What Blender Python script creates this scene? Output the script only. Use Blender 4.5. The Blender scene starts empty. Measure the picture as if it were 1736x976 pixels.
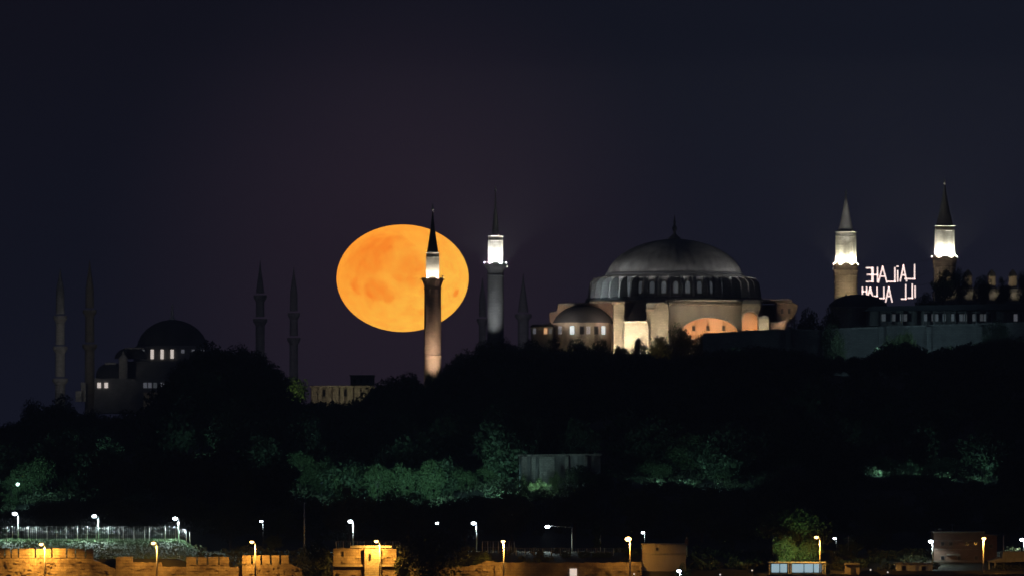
import bpy, math, random
from mathutils import Vector
import numpy as np
random.seed(7); rng = np.random.RandomState(7)
R = math.radians
S = bpy.context.scene
COL = S.collection

# ------------------------------------------------------------------ camera
K = 5.8e-5            # metres per photograph pixel per metre of distance
EYE = 20.0            # camera height above the sea
HAZE = 1.3e-4
HY = 830.0            # photograph row of the horizon
def X(px, D): return (px - 868.0) * K * D
def Z(py, D): return EYE + (HY - py) * K * D
def P(px, py, D): return Vector((X(px, D), D, Z(py, D)))

cam = bpy.data.cameras.new('camera'); co = bpy.data.objects.new('camera', cam); COL.objects.link(co)
co.location = (0, 0, EYE); co.rotation_euler = (R(90), 0, 0)
cam.sensor_width = 36; cam.lens = 36 / (1736 * K)
cam.shift_y = (HY - 488.0) / 1736.0
cam.clip_start = 1; cam.clip_end = 200000
S.camera = co

# ------------------------------------------------------------------ view
S.view_settings.view_transform = 'Standard'; S.view_settings.look = 'None'
S.view_settings.exposure = 0; S.view_settings.gamma = 1
S.view_settings.use_curve_mapping = False

# ------------------------------------------------------------------ world (night sky)
MOON_PX = (682.5, 471.5)
moon_dir = P(MOON_PX[0], MOON_PX[1], 1000.0) - Vector((0, 0, EYE)); moon_dir.normalize()
W = bpy.data.worlds.new('World'); S.world = W; W.use_nodes = True
nt = W.node_tree; nt.nodes.clear()
N = nt.nodes.new; L = nt.links.new
out = N('ShaderNodeOutputWorld'); bg = N('ShaderNodeBackground'); L(bg.outputs[0], out.inputs[0])
sky = N('ShaderNodeTexSky'); sky.sky_type = 'NISHITA'; sky.sun_disc = False
sky.sun_elevation = R(-8); sky.sun_rotation = R(175)
tc = N('ShaderNodeTexCoord')
def vmath(op, a, b=None):
    n = N('ShaderNodeVectorMath'); n.operation = op
    L(a, n.inputs[0])
    if b is not None:
        if hasattr(b, 'links'): L(b, n.inputs[1])
        else: n.inputs[1].default_value = b
    return n
def wmap(src, a, b, interp='SMOOTHSTEP'):
    n = N('ShaderNodeMapRange'); n.interpolation_type = interp
    L(src, n.inputs[0]); n.inputs[1].default_value = a; n.inputs[2].default_value = b
    return n.outputs[0]
def wmix(f, a, b, bt='MIX'):
    n = N('ShaderNodeMix'); n.data_type = 'RGBA'; n.blend_type = bt
    if hasattr(f, 'links'): L(f, n.inputs[0])
    else: n.inputs[0].default_value = f
    for i, v in ((6, a), (7, b)):
        if hasattr(v, 'links'): L(v, n.inputs[i])
        else: n.inputs[i].default_value = (*v, 1)
    return n.outputs[2]
def srgb(r, g, b):
    f = lambda c: (c/255)/12.92 if c/255 <= .04045 else ((c/255+.055)/1.055)**2.4
    return (f(r), f(g), f(b))
nrm = vmath('NORMALIZE', tc.outputs['Generated'])
sep = N('ShaderNodeSeparateXYZ'); L(nrm.outputs[0], sep.inputs[0])
low = wmix(wmap(sep.outputs[0], -0.05, 0.045), srgb(25, 27, 42), srgb(38, 38, 54))
high = wmix(wmap(sep.outputs[0], -0.05, 0.05), srgb(20, 20, 31), srgb(24, 27, 39))
base = wmix(wmap(sep.outputs[2], 0.004, 0.045, 'LINEAR'), low, high)
dist = vmath('DISTANCE', nrm.outputs[0], tuple(moon_dir))
glow = wmap(dist.outputs[1], 0.034, 0.004)
base = wmix(1.0, base, (.9, .9, .9), 'MULTIPLY')
base = wmix(glow, base, srgb(43, 34, 46))
mulk = N('ShaderNodeMath'); mulk.operation = 'MULTIPLY'; mulk.inputs[1].default_value = 0.6
below = wmap(sep.outputs[2], -0.02, 0.0)
nis = wmix(1.0, base, sky.outputs[0], 'ADD')
nsc = N('ShaderNodeMix'); nsc.data_type = 'RGBA'; nsc.inputs[0].default_value = 0.01
L(base, nsc.inputs[6]); L(nis, nsc.inputs[7])
sglow = wmix(wmap(sep.outputs[2], 0.08, 0.35), nsc.outputs[2], (.008, .010, .018))
fin = wmix(below, (0.003, 0.003, 0.004), sglow)
L(fin, bg.inputs[0]); bg.inputs[1].default_value = 1.0

# the moon's own faint light, from behind the skyline
sl = bpy.data.lights.new('moonlight', 'SUN'); sl.energy = 0.02; sl.angle = R(0.6); sl.color = (1, .62, .3)
so = bpy.data.objects.new('moonlight', sl); COL.objects.link(so)
so.rotation_euler = moon_dir.to_track_quat('Z', 'Y').to_euler()

# ------------------------------------------------------------------ materials
MATS = {}
def newmat(name):
    m = bpy.data.materials.new(name); m.use_nodes = True
    return m, m.node_tree, m.node_tree.nodes['Principled BSDF']
def surf(name, c1, c2, scale=0.3, rough=.85, bump=.3, brick=None, metal=0, spots=None, streak=False, detail=6):
    """noise-mottled surface, optional coursed masonry relief (object space metres)"""
    m, t, b = newmat(name); nn = t.nodes.new; ll = t.links.new
    tcn = nn('ShaderNodeTexCoord'); mp = nn('ShaderNodeMapping'); ll(tcn.outputs['Object'], mp.inputs[0])
    if streak: mp.inputs['Scale'].default_value = (1.6, 1.6, .22)
    no = nn('ShaderNodeTexNoise'); no.inputs['Scale'].default_value = scale; no.inputs['Detail'].default_value = detail
    no.inputs['Roughness'].default_value = .65; ll(mp.outputs[0], no.inputs[0])
    mr = nn('ShaderNodeMapRange'); mr.inputs[1].default_value = .36; mr.inputs[2].default_value = .64
    ll(no.outputs[0], mr.inputs[0])
    mx = nn('ShaderNodeMix'); mx.data_type = 'RGBA'
    mx.inputs[6].default_value = (*c1, 1); mx.inputs[7].default_value = (*c2, 1)
    ll(mr.outputs[0], mx.inputs[0]); col = mx.outputs[2]; h = no.outputs[0]
    if brick:
        sp = nn('ShaderNodeSeparateXYZ'); ll(tcn.outputs['Object'], sp.inputs[0])
        ad = nn('ShaderNodeMath'); ad.operation = 'ADD'; ll(sp.outputs[0], ad.inputs[0]); ll(sp.outputs[1], ad.inputs[1])
        cb = nn('ShaderNodeCombineXYZ'); ll(ad.outputs[0], cb.inputs[0]); ll(sp.outputs[2], cb.inputs[1])
        br = nn('ShaderNodeTexBrick'); br.inputs['Scale'].default_value = 1
        br.inputs['Brick Width'].default_value = brick[0]; br.inputs['Row Height'].default_value = brick[1]
        br.inputs['Mortar Size'].default_value = brick[1]*.09
        br.inputs['Color1'].default_value = (.72, .72, .72, 1); br.inputs['Color2'].default_value = (1, 1, 1, 1)
        br.inputs['Mortar'].default_value = (.5, .48, .45, 1); ll(cb.outputs[0], br.inputs[0])
        m2 = nn('ShaderNodeMix'); m2.data_type = 'RGBA'; m2.blend_type = 'MULTIPLY'; m2.inputs[0].default_value = 1
        ll(col, m2.inputs[6]); ll(br.outputs[0], m2.inputs[7]); col = m2.outputs[2]
    ll(col, b.inputs['Base Color']); b.inputs['Roughness'].default_value = rough; b.inputs['Metallic'].default_value = metal
    if bump:
        bp = nn('ShaderNodeBump'); bp.inputs['Strength'].default_value = bump; bp.inputs['Distance'].default_value = .1
        ll(h, bp.inputs['Height']); ll(bp.outputs[0], b.inputs['Normal'])
    MATS[name] = m; return m
def emit(name, c, s):
    m, t, b = newmat(name); b.inputs['Base Color'].default_value = (*[min(1, x) for x in c], 1)
    b.inputs['Emission Color'].default_value = (*c, 1); b.inputs['Emission Strength'].default_value = s
    MATS[name] = m; return m
def leafmat(name, c1, c2):
    m, t, b = newmat(name); nn = t.nodes.new; ll = t.links.new
    tcn = nn('ShaderNodeTexCoord'); no = nn('ShaderNodeTexNoise'); no.inputs['Scale'].default_value = 9; no.inputs['Detail'].default_value = 5
    ll(tcn.outputs['Object'], no.inputs[0])
    mr = nn('ShaderNodeMapRange'); mr.inputs[1].default_value = .35; mr.inputs[2].default_value = .65; ll(no.outputs[0], mr.inputs[0])
    mx = nn('ShaderNodeMix'); mx.data_type = 'RGBA'; mx.inputs[6].default_value = (*c1, 1); mx.inputs[7].default_value = (*c2, 1)
    ll(mr.outputs[0], mx.inputs[0]); ll(mx.outputs[2], b.inputs['Base Color']); b.inputs['Roughness'].default_value = .7
    MATS[name] = m; return m
surf('stone', (.30, .26, .20), (.42, .37, .29), .5, brick=(.9, .4), bump=.4)
surf('plaster', (.33, .28, .22), (.45, .40, .32), .25, bump=.25, streak=True)
surf('plaster_pink', (.36, .26, .20), (.48, .38, .30), .25, bump=.25, streak=True)
surf('brick', (.25, .17, .12), (.42, .31, .24), .8, brick=(.5, .2), bump=.5)
surf('pale_stone', (.42, .40, .35), (.55, .52, .46), .8, brick=(.8, .4), bump=.3)
surf('grey_stone', (.20, .20, .20), (.30, .30, .29), .5, brick=(.9, .4), bump=.3)
surf('lead', (.13, .13, .13), (.24, .24, .235), .35, rough=.95, bump=.35, streak=True)
surf('dark_lead', (.04, .043, .048), (.07, .073, .08), .35, rough=.9, bump=.3)
surf('old_wall', (.13, .09, .06), (.50, .40, .27), .3, brick=(1.1, .5), bump=1, detail=9)
surf('cut_stone', (.36, .32, .25), (.46, .41, .33), .6, brick=(.8, .35), bump=.5)
surf('house_brick', (.20, .12, .09), (.27, .17, .13), .6, brick=(.4, .2), bump=.4)
surf('white_paint', (.62, .62, .60), (.78, .78, .76), .5, bump=.1, streak=True)
surf('roof_tile', (.14, .07, .045), (.22, .12, .08), .8, bump=.5)
surf('dark_metal', (.05, .05, .055), (.09, .09, .095), 2, rough=.5, metal=.4, bump=.05)
surf('galvanised', (.42, .43, .44), (.55, .56, .57), 2, rough=.5, metal=.3, bump=.05)
surf('asphalt', (.04, .04, .042), (.06, .06, .06), 2, bump=.2)
surf('soil', (.035, .035, .022), (.07, .065, .04), .08, bump=.6)
surf('grass', (.07, .12, .055), (.11, .18, .09), .25, bump=.9, detail=10)
surf('bark', (.05, .038, .028), (.11, .085, .06), 3, bump=.6)
surf('dark_glass', (.012, .014, .018), (.02, .022, .028), 1, rough=.15, bump=0)
surf('concrete', (.16, .155, .145), (.38, .37, .35), .6, bump=.3, streak=True)
leafmat('leaf_dark', (.028, .045, .018), (.06, .085, .03))
leafmat('leaf_green', (.045, .075, .02), (.09, .125, .035))
leafmat('leaf_olive', (.055, .07, .03), (.10, .11, .045))
leafmat('leaf_pine', (.02, .035, .018), (.04, .06, .03))
emit('glow_sodium', (1, .52, .13), 14)
emit('glow_white', (.80, .92, 1), 16)
emit('glow_bulb', (1, .80, .76), 1.2)
emit('glow_window', (1, .88, .80), .75)
emit('glow_window_cold', (.72, .88, 1), .75)
emit('glow_window_warm', (1, .55, .28), .75)
emit('glow_window_dim', (.75, .78, .9), .10)
emit('glow_window_faint', (.5, .55, .6), .08)
emit('glow_screen', (.55, .80, .92), .6)
emit('glow_flood', (1, .9, .7), 3)
emit('glow_teal', (.6, 1, .85), 3)

# ------------------------------------------------------------------ mesh helpers
ORI = {}
class MB:
    def __init__(s): s.v = []; s.f = []; s.sm = []
    def add(s, vs, fs, smooth=False):
        o = len(s.v); s.v += [tuple(v) for v in vs]
        for f in fs: s.f.append(tuple(o + i for i in f)); s.sm.append(smooth)
        return s
    def box(s, x0, x1, y0, y1, z0, z1):
        x0, x1 = sorted((x0, x1)); y0, y1 = sorted((y0, y1)); z0, z1 = sorted((z0, z1))
        v = [(x0,y0,z0),(x1,y0,z0),(x1,y1,z0),(x0,y1,z0),(x0,y0,z1),(x1,y0,z1),(x1,y1,z1),(x0,y1,z1)]
        return s.add(v, [(3,2,1,0),(4,5,6,7),(0,1,5,4),(1,2,6,5),(2,3,7,6),(3,0,4,7)])
    def pbox(s, px0, px1, py0, py1, D0, D1):
        """box whose front face covers the given photograph rectangle at distance D0"""
        return s.box(X(px0, D0), X(px1, D0), D0, D1, Z(py1, D0), Z(py0, D0))
    def prism(s, poly, y0, y1):
        n = len(poly); v = [(x, y0, z) for x, z in poly] + [(x, y1, z) for x, z in poly]
        f = [tuple(range(n)), tuple(range(2*n-1, n-1, -1))]
        f += [(i, i+n, (i+1) % n + n, (i+1) % n) for i in range(n)]
        return s.add(v, f)
    def pprism(s, poly, D0, D1):
        return s.prism([(X(a, D0), Z(b, D0)) for a, b in poly], D0, D1)
    def lathe(s, cx, cy, prof, seg=48, ribs=0, rib=0, smooth=True, a0=0, a1=360):
        full = abs(a1-a0-360) < 1e-6; m = seg if full else seg+1; v = []
        for r, z in prof:
            for k in range(m):
                a = R(a0 + (a1-a0)*k/seg); rr = r
                if ribs: rr = r*(1 + rib*(max(0, math.cos(a*ribs))**6))
                v.append((cx + rr*math.cos(a), cy + rr*math.sin(a), z))
        f = []
        for i in range(len(prof)-1):
            for k in range(seg):
                k2 = (k+1) % m if full else k+1
                f.append((i*m+k, i*m+k2, (i+1)*m+k2, (i+1)*m+k))
        return s.add(v, f, smooth)
    def tube(s, a, b, r0, r1=None, seg=8):
        r1 = r0 if r1 is None else r1; a = Vector(a); b = Vector(b); d = (b-a)
        if d.length < 1e-6: return s
        d.normalize(); u = d.orthogonal().normalized(); w = d.cross(u); v = []
        for c, r in ((a, r0), (b, r1)):
            for k in range(seg):
                t = 2*math.pi*k/seg; v.append(c + u*(r*math.cos(t)) + w*(r*math.sin(t)))
        f = [(k, (k+1) % seg, (k+1) % seg+seg, k+seg) for k in range(seg)]
        f += [tuple(range(seg-1, -1, -1)), tuple(range(seg, 2*seg))]
        return s.add(v, f, True)
    def ball(s, c, r, seg=10, rings=6, sz=1):
        prof = [(r*math.sin(math.pi*i/rings), c[2]+r*sz*math.cos(math.pi*i/rings)) for i in range(rings, -1, -1)]
        return s.lathe(c[0], c[1], prof, seg)
    def build(s, name, mat, parent=None, origin=None):
        me = bpy.data.meshes.new(name)
        if parent is not None: o0 = ORI[parent.name]
        elif origin is not None: o0 = Vector(origin)
        else:
            a = np.array(s.v); o0 = Vector(((a[:,0].min()+a[:,0].max())/2, (a[:,1].min()+a[:,1].max())/2, a[:,2].min()))
        me.from_pydata([(x-o0.x, y-o0.y, z-o0.z) for x, y, z in s.v], [], s.f)
        me.polygons.foreach_set('use_smooth', s.sm)
        me.materials.append(MATS[mat] if isinstance(mat, str) else mat)
        me.update()
        o = bpy.data.objects.new(name, me); COL.objects.link(o)
        if parent is not None: o.parent = parent
        else: o.location = o0
        ORI[o.name] = o0
        return o
def tag(o, label=None, cat=None, group=None, kind=None):
    if label: o['label'] = label
    if cat: o['category'] = cat
    if group: o['group'] = group
    if kind: o['kind'] = kind
    return o
def thing(name, loc, label, cat, group=None):
    o = bpy.data.objects.new(name, None); COL.objects.link(o); o.location = loc; o.empty_display_size = 1
    ORI[o.name] = Vector(loc); return tag(o, label, cat, group)
def light(kind, loc, power, color, parent=None, radius=.15, target=None, angle=90, blend=.6):
    l = bpy.data.lights.new('lamp_or_fill', kind); l.energy = power; l.color = color
    if kind != 'AREA': l.shadow_soft_size = radius
    if kind == 'SPOT': l.spot_size = R(angle); l.spot_blend = blend
    o = bpy.data.objects.new('lamp_or_fill', l); COL.objects.link(o)
    loc = Vector(loc); o.location = loc
    if target is not None: o.rotation_euler = (Vector(target)-loc).to_track_quat('-Z', 'Y').to_euler()
    if parent is not None:
        o.parent = parent; o.location = loc - ORI[parent.name]
    return o
def flood(root, a, b, power, color, angle=100, glow='glow_flood', size=.35, blend=.7):
    """a floodlight (housing, lens, its light) fixed to the building, shining from a to b"""
    a = Vector(a); b = Vector(b); d = (b-a).normalized()
    h = MB().tube(a-d*.5, a-d*.05, size*.7, size, 8).build('floodlight', 'dark_metal', root)
    MB().tube(a-d*.05, a-d*.02, size*.85, size*.85, 8).build('lens', glow, h)
    light('SPOT', a, power, color, root, size*.6, b, angle, blend)
def copy_tree(o, parent=None):
    c = o.copy(); COL.objects.link(c); c.parent = parent
    for ch in o.children: copy_tree(ch, c)
    return c

# ------------------------------------------------------------------ terrain, sea
RT = [(-400,18),(0,25),(80,31),(200,29),(270,32),(350,44),(440,42),(500,35),(560,30),(620,32),(690,37),(722,34),(780,41),(840,45),(1050,45),(1200,46),(1400,48),(1736,50),(2200,44)]
def tab(T, x): return float(np.interp(x, [a for a, b in T], [b for a, b in T]))
def ss(a, b, x): t = min(1, max(0, (x-a)/(b-a))); return t*t*(3-2*t)
def terr(x, Y):
    px = x/(K*max(Y, 1500)) + 868
    B = 8.2 + 2.2*(1-ss(300, 345, px))
    if Y <= 1903: z = 1.0
    elif Y <= 1908: z = 1.0 + (B-4.4)*(Y-1903)/5
    elif Y <= 1945: z = B-3.4 + 3.4*ss(1908, 1945, Y)
    else: z = B
    if Y > 2020:
        Rr = tab(RT, px); t = min(1, (Y-2020)/400.0); z = B + (Rr-B)*(t**.85)
        if Y > 2600: z = Rr + (38-Rr)*ss(2600, 2800, Y)
        if Y > 3300: z = z*(1-ss(3300, 4400, Y)) + 1
        z += 1.1*math.sin(x*.11+Y*.05)*min(1, (Y-2020)/60)
    return z
Ys = [1872, 1880, 1890, 1902.9, 1903.1, 1908, 1912, 1918, 1925, 1932, 1939, 1945, 1960, 1980, 2000] + list(range(2020, 2460, 14)) + [2480, 2520, 2560, 2600, 2640, 2680, 2720, 2760, 2800, 2900, 3100, 3300, 3800, 4400]
n = 190; v = []; f = []
for Y in Ys:
    for i in range(n):
        u = -1 + 2*i/(n-1); x = (260*u + 60*u**5)*max(1, Y/2500.0)**1.2 if Y < 3000 else 330*u*(Y/2500.)**1.2
        v.append((x, Y, terr(x, Y)))
for j in range(len(Ys)-1):
    for i in range(n-1): f.append((j*n+i, j*n+i+1, (j+1)*n+i+1, (j+1)*n+i))
g = MB().add(v, f, True).build('ground', 'soil', origin=(0,0,0)); tag(g, kind='structure')
sea = surf('sea', (.004, .012, .018), (.008, .02, .028), .1, rough=.12, bump=.6)
tag(MB().add([(-900,-300,0),(900,-300,0),(900,1871,0),(-900,1871,0)], [(0,1,2,3)]).build('sea', 'sea', origin=(0,0,0)), kind='structure')
tag(MB().box(-330, 330, 1870, 1872.2, -4, 1.35).build('quay', 'concrete', origin=(0,0,0)), kind='structure')
tag(MB().add([(-330,1880,1.03),(330,1880,1.03),(330,1896,1.03),(-330,1896,1.03)], [(0,1,2,3)]).build('road', 'asphalt', origin=(0,0,0)), kind='structure')
kb = MB().box(-330, 330, 1879.6, 1879.9, 1.0, 1.15); kb.box(-330, 330, 1896.1, 1896.4, 1.0, 1.15)
tag(kb.build('kerb', 'concrete', origin=(0,0,0)), kind='structure')
mk = MB()
for i in range(80): mk.box(-320+i*8, -317+i*8, 1887.9, 1888.05, 1.034, 1.04)
tag(mk.build('road_marking', 'white_paint', origin=(0,0,0)), kind='structure')
# grassy bank behind the sea wall, its own sheet a little above the soil, with tufts
gv = []; gf = []; gx = np.linspace(-20, 345, 90); gy = [1909, 1913, 1918, 1924, 1930, 1937, 1945, 1952, 1960]
for Y in gy:
    for p in gx: x = X(p, Y); gv.append((x, Y, terr(x, Y)+.12))
m_ = len(gx)
for j in range(len(gy)-1):
    for i in range(m_-1): gf.append((j*m_+i, j*m_+i+1, (j+1)*m_+i+1, (j+1)*m_+i))
gb = MB().add(gv, gf, True)
for _ in range(9000):
    Y = rng.uniform(1909, 1960); p = rng.uniform(-15, 340); x = X(p, Y); z = terr(x, Y)+.1
    a = rng.uniform(0, 6.28); h = rng.uniform(.1, .32); w = rng.uniform(.12, .3)
    gb.add([(x-w*math.cos(a), Y-w*math.sin(a), z), (x+w*math.cos(a), Y+w*math.sin(a), z), (x+rng.uniform(-.2,.2), Y, z+h)], [(0,1,2)])
tag(gb.build('grass', 'grass', origin=(0,0,0)), 'rough grass bank under the white lamps behind the sea wall', 'grass', kind='stuff')

# ------------------------------------------------------------------ night air
hm = bpy.data.materials.new('night_air'); hm.use_nodes = True; ht = hm.node_tree; ht.nodes.clear()
ho = ht.nodes.new('ShaderNodeOutputMaterial'); hv = ht.nodes.new('ShaderNodeVolumePrincipled')
hv.inputs['Color'].default_value = (.9, .93, 1, 1); hv.inputs['Density'].default_value = HAZE; hv.inputs['Anisotropy'].default_value = .3
ht.links.new(hv.outputs[0], ho.inputs['Volume']); MATS['night_air'] = hm
tag(MB().box(-950, 950, -320, 4450, -6, 125).build('haze', 'night_air', origin=(0,0,0)), 'thin night air veiling the far minarets', 'haze', kind='stuff')

# ------------------------------------------------------------------ moon
MD = 60000.0
mm, t, b = newmat('moon_surface'); nn = t.nodes.new; ll = t.links.new
b.inputs['Base Color'].default_value = (0, 0, 0, 1); b.inputs['Specular IOR Level'].default_value = 0; b.inputs['Roughness'].default_value = 1
tcn = nn('ShaderNodeTexCoord')
no = nn('ShaderNodeTexNoise'); no.inputs['Scale'].default_value = 2.6; no.inputs['Detail'].default_value = 5; no.inputs['Roughness'].default_value = .55
RM = 112*K*MD
sc = nn('ShaderNodeVectorMath'); sc.operation = 'SCALE'; sc.inputs[3].default_value = 1/RM; ll(tcn.outputs['Object'], sc.inputs[0])
ll(sc.outputs[0], no.inputs[0])
warp = nn('ShaderNodeMix'); warp.data_type = 'RGBA'; warp.blend_type = 'LINEAR_LIGHT'; warp.inputs[0].default_value = .22
ll(sc.outputs[0], warp.inputs[6]); ll(no.outputs['Color'], warp.inputs[7])
acc = None
# the dark seas: (x, z, radius, weight) on a disc of radius 1
for (sx, sz, sr, w) in ((-.42,.50,.42,.55),(-.62,.25,.30,.35),(-.40,-.25,.20,.6),(-.28,-.30,.16,.5),(-.68,-.12,.12,.6),(.08,.12,.26,.38),(.30,.05,.18,.3),(.82,-.28,.09,.7),(-.1,.62,.25,.3),(.34,-.62,.12,.3),(.1,.36,.2,.25)):
    yy = -math.sqrt(max(0, 1-sx*sx-sz*sz))
    d = nn('ShaderNodeVectorMath'); d.operation = 'DISTANCE'; ll(warp.outputs[2], d.inputs[0]); d.inputs[1].default_value = (sx, yy, sz*.81)
    r_ = nn('ShaderNodeMapRange'); r_.interpolation_type = 'SMOOTHSTEP'; r_.inputs[1].default_value = sr*1.35; r_.inputs[2].default_value = sr*.45; r_.inputs[4].default_value = w
    ll(d.outputs[1], r_.inputs[0])
    if acc is None: acc = r_.outputs[0]
    else:
        a_ = nn('ShaderNodeMath'); a_.operation = 'MAXIMUM'; ll(acc, a_.inputs[0]); ll(r_.outputs[0], a_.inputs[1]); acc = a_.outputs[0]
no2 = nn('ShaderNodeTexNoise'); no2.inputs['Scale'].default_value = 6; no2.inputs['Detail'].default_value = 6; ll(sc.outputs[0], no2.inputs[0])
ma = nn('ShaderNodeMath'); ma.operation = 'MULTIPLY_ADD'; ma.inputs[1].default_value = 1.1; ma.inputs[2].default_value = -.45; ll(no2.outputs[0], ma.inputs[0])
ad = nn('ShaderNodeMath'); ad.operation = 'ADD'; ad.use_clamp = True; ll(acc, ad.inputs[0]); ll(ma.outputs[0], ad.inputs[1])
sp = nn('ShaderNodeSeparateXYZ'); ll(sc.outputs[0], sp.inputs[0])
g1 = nn('ShaderNodeMath'); g1.operation = 'SUBTRACT'; ll(sp.outputs[0], g1.inputs[0]); ll(sp.outputs[2], g1.inputs[1])
g2 = nn('ShaderNodeMapRange'); g2.inputs[1].default_value = -1.1; g2.inputs[2].default_value = 1.0; ll(g1.outputs[0], g2.inputs[0])
c0 = nn('ShaderNodeMix'); c0.data_type = 'RGBA'; c0.inputs[6].default_value = (*srgb(255,160,50), 1); c0.inputs[7].default_value = (*srgb(255,188,70), 1); ll(g2.outputs[0], c0.inputs[0])
c1 = nn('ShaderNodeMix'); c1.data_type = 'RGBA'; ll(ad.outputs[0], c1.inputs[0]); ll(c0.outputs[2], c1.inputs[6]); c1.inputs[7].default_value = (*srgb(246,122,32), 1)
ll(c1.outputs[2], b.inputs['Emission Color']); b.inputs['Emission Strength'].default_value = 1.75
MATS['moon'] = mm
mc = P(MOON_PX[0], MOON_PX[1], MD)
mb = MB(); prof = [(RM*math.sin(math.pi*i/64), mc.z + RM*.808*math.cos(math.pi*i/64)) for i in range(64, -1, -1)]
mb.lathe(mc.x, mc.y, prof, 128)
tag(mb.build('moon', 'moon', origin=mc), 'huge flattened orange full moon hanging behind the brick minaret', 'moon')

# ------------------------------------------------------------------ trees
def tri_tube(vs, fs, a, b, r0, r1, seg=6):
    a = Vector(a); b = Vector(b); d = (b-a).normalized(); u = d.orthogonal().normalized(); w = d.cross(u); o = len(vs)
    for c, r in ((a, r0), (b, r1)):
        for k in range(seg):
            t = 2*math.pi*k/seg; vs.append(tuple(c + u*(r*math.cos(t)) + w*(r*math.sin(t))))
    for k in range(seg): fs.append((o+k, o+(k+1) % seg, o+(k+1) % seg+seg, o+k+seg))
def tree_proto(kind, seed, leaves=3600):
    """unit-height tree: returns (trunk mesh arrays, crown mesh arrays)"""
    rg = np.random.RandomState(seed); tv = []; tf = []
    clumps = []
    if kind == 'round': n_, cz, rz, rx = 34, .56, .40, .40
    elif kind == 'wide': n_, cz, rz, rx = 40, .56, .38, .56
    elif kind == 'tall': n_, cz, rz, rx = 30, .54, .44, .24
    elif kind == 'cypress': n_, cz, rz, rx = 22, .54, .46, .10
    elif kind == 'bush': n_, cz, rz, rx = 24, .45, .46, .75
    for i in range(n_):
        while True:
            q = rg.uniform(-1, 1, 3)
            if np.linalg.norm(q) < 1: break
        k = q * (.82 + .1*rg.rand())
        if kind == 'cypress': k[:2] *= (1 - max(0, k[2])*.85)
        c = np.array([k[0]*rx, k[1]*rx, cz + k[2]*rz])
        r = rg.uniform(.10, .17) * (1.25 if kind in ('wide', 'bush') else 1) * (.55 if kind == 'cypress' else 1)
        clumps.append((c, r))
    for i in range(9):     # a ragged rim of small twigs' clumps
        q = rg.normal(size=3); q /= np.linalg.norm(q); q[2] = abs(q[2])*.9
        clumps.append((np.array([q[0]*rx*1.0, q[1]*rx*1.0, cz + q[2]*rz*1.0]), rg.uniform(.03, .06)))
    tri_tube(tv, tf, (0,0,-.06), (0.01,0,cz-.18), .030, .020, 8); tri_tube(tv, tf, (0.01,0,cz-.18), (0,.01,cz+.15), .02, .008)
    for c, r in clumps[:14]:
        s0 = (0.01, 0, max(.12, cz-.22+rg.rand()*.18)); tri_tube(tv, tf, s0, tuple(c), .011, .004, 5)
    w = np.array([r*r for c, r in clumps]); w /= w.sum(); idx = rg.choice(len(clumps), leaves, p=w)
    cv = np.zeros((leaves*4, 3)); C = np.array([c for c, r in clumps])[idx]; Rr = np.array([r for c, r in clumps])[idx]
    d = rg.normal(size=(leaves, 3)); d /= np.linalg.norm(d, axis=1)[:, None]
    rad = Rr * (rg.rand(leaves)**.45) * 1.12
    pos = C + d*rad[:, None]*np.array([1.1, 1.1, .85])
    a = rg.normal(size=(leaves, 3)); a /= np.linalg.norm(a, axis=1)[:, None]
    bb = np.cross(a, rg.normal(size=(leaves, 3))); bb /= np.linalg.norm(bb, axis=1)[:, None]
    s = rg.uniform(.015, .032, leaves)[:, None]
    cv[0::4] = pos - a*s; cv[1::4] = pos - bb*s*.6; cv[2::4] = pos + a*s; cv[3::4] = pos + bb*s*.6
    cf = np.arange(leaves*4).reshape(-1, 4)
    return (tv, tf, cv, cf)
def npmesh(name, V, F, mat):
    me = bpy.data.meshes.new(name); me.from_pydata([tuple(p) for p in V], [], [tuple(int(i) for i in q) for q in F])
    me.materials.append(MATS[mat]); me.update(); return me
PROTO = {}
for i, (kind, mat) in enumerate([('round','leaf_dark'),('round','leaf_olive'),('wide','leaf_dark'),('wide','leaf_green'),('tall','leaf_dark'),('cypress','leaf_pine'),('bush','leaf_green'),('round','leaf_green'),('wide','leaf_pine')]):
    tv, tf, cv, cf = tree_proto(kind, 11+i, 2600 if kind == 'cypress' else 4200)
    PROTO.setdefault(kind, []).append((npmesh('trunk', tv, tf, 'bark'), npmesh('crown', cv, cf, mat), mat, (cv, cf, tv, tf)))
WIDTH = {'round': .98, 'wide': 1.32, 'tall': .66, 'cypress': .28, 'bush': 1.7}
NAMES = {'round': 'tree', 'wide': 'tree', 'tall': 'tree', 'cypress': 'cypress_tree', 'bush': 'bush'}
def tree(px, ytop, wpx, D, kind, label, var=0, mat=None, group=None, h=None):
    """a tree whose crown spans wpx pixels and tops out at ytop; height from ground unless given"""
    x = X(px, D); top = Z(ytop, D); gz = terr(x, D)
    H = h or max(3.0, top-gz); base = top - H*1.02
    if not h: base = gz
    sxy = wpx*K*D/(WIDTH[kind])
    tm, cm, m_, _ = PROTO[kind][var % len(PROTO[kind])]
    r = thing(NAMES[kind], (x, D, base), label, 'bush' if kind == 'bush' else 'tree', group)
    r.scale = (sxy, sxy, H/1.0); r.rotation_euler = (0, 0, rng.uniform(0, 6.28))
    t_ = bpy.data.objects.new('trunk', tm); c_ = bpy.data.objects.new('crown', cm)
    for q in (t_, c_): COL.objects.link(q); q.parent = r
    return r

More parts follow.
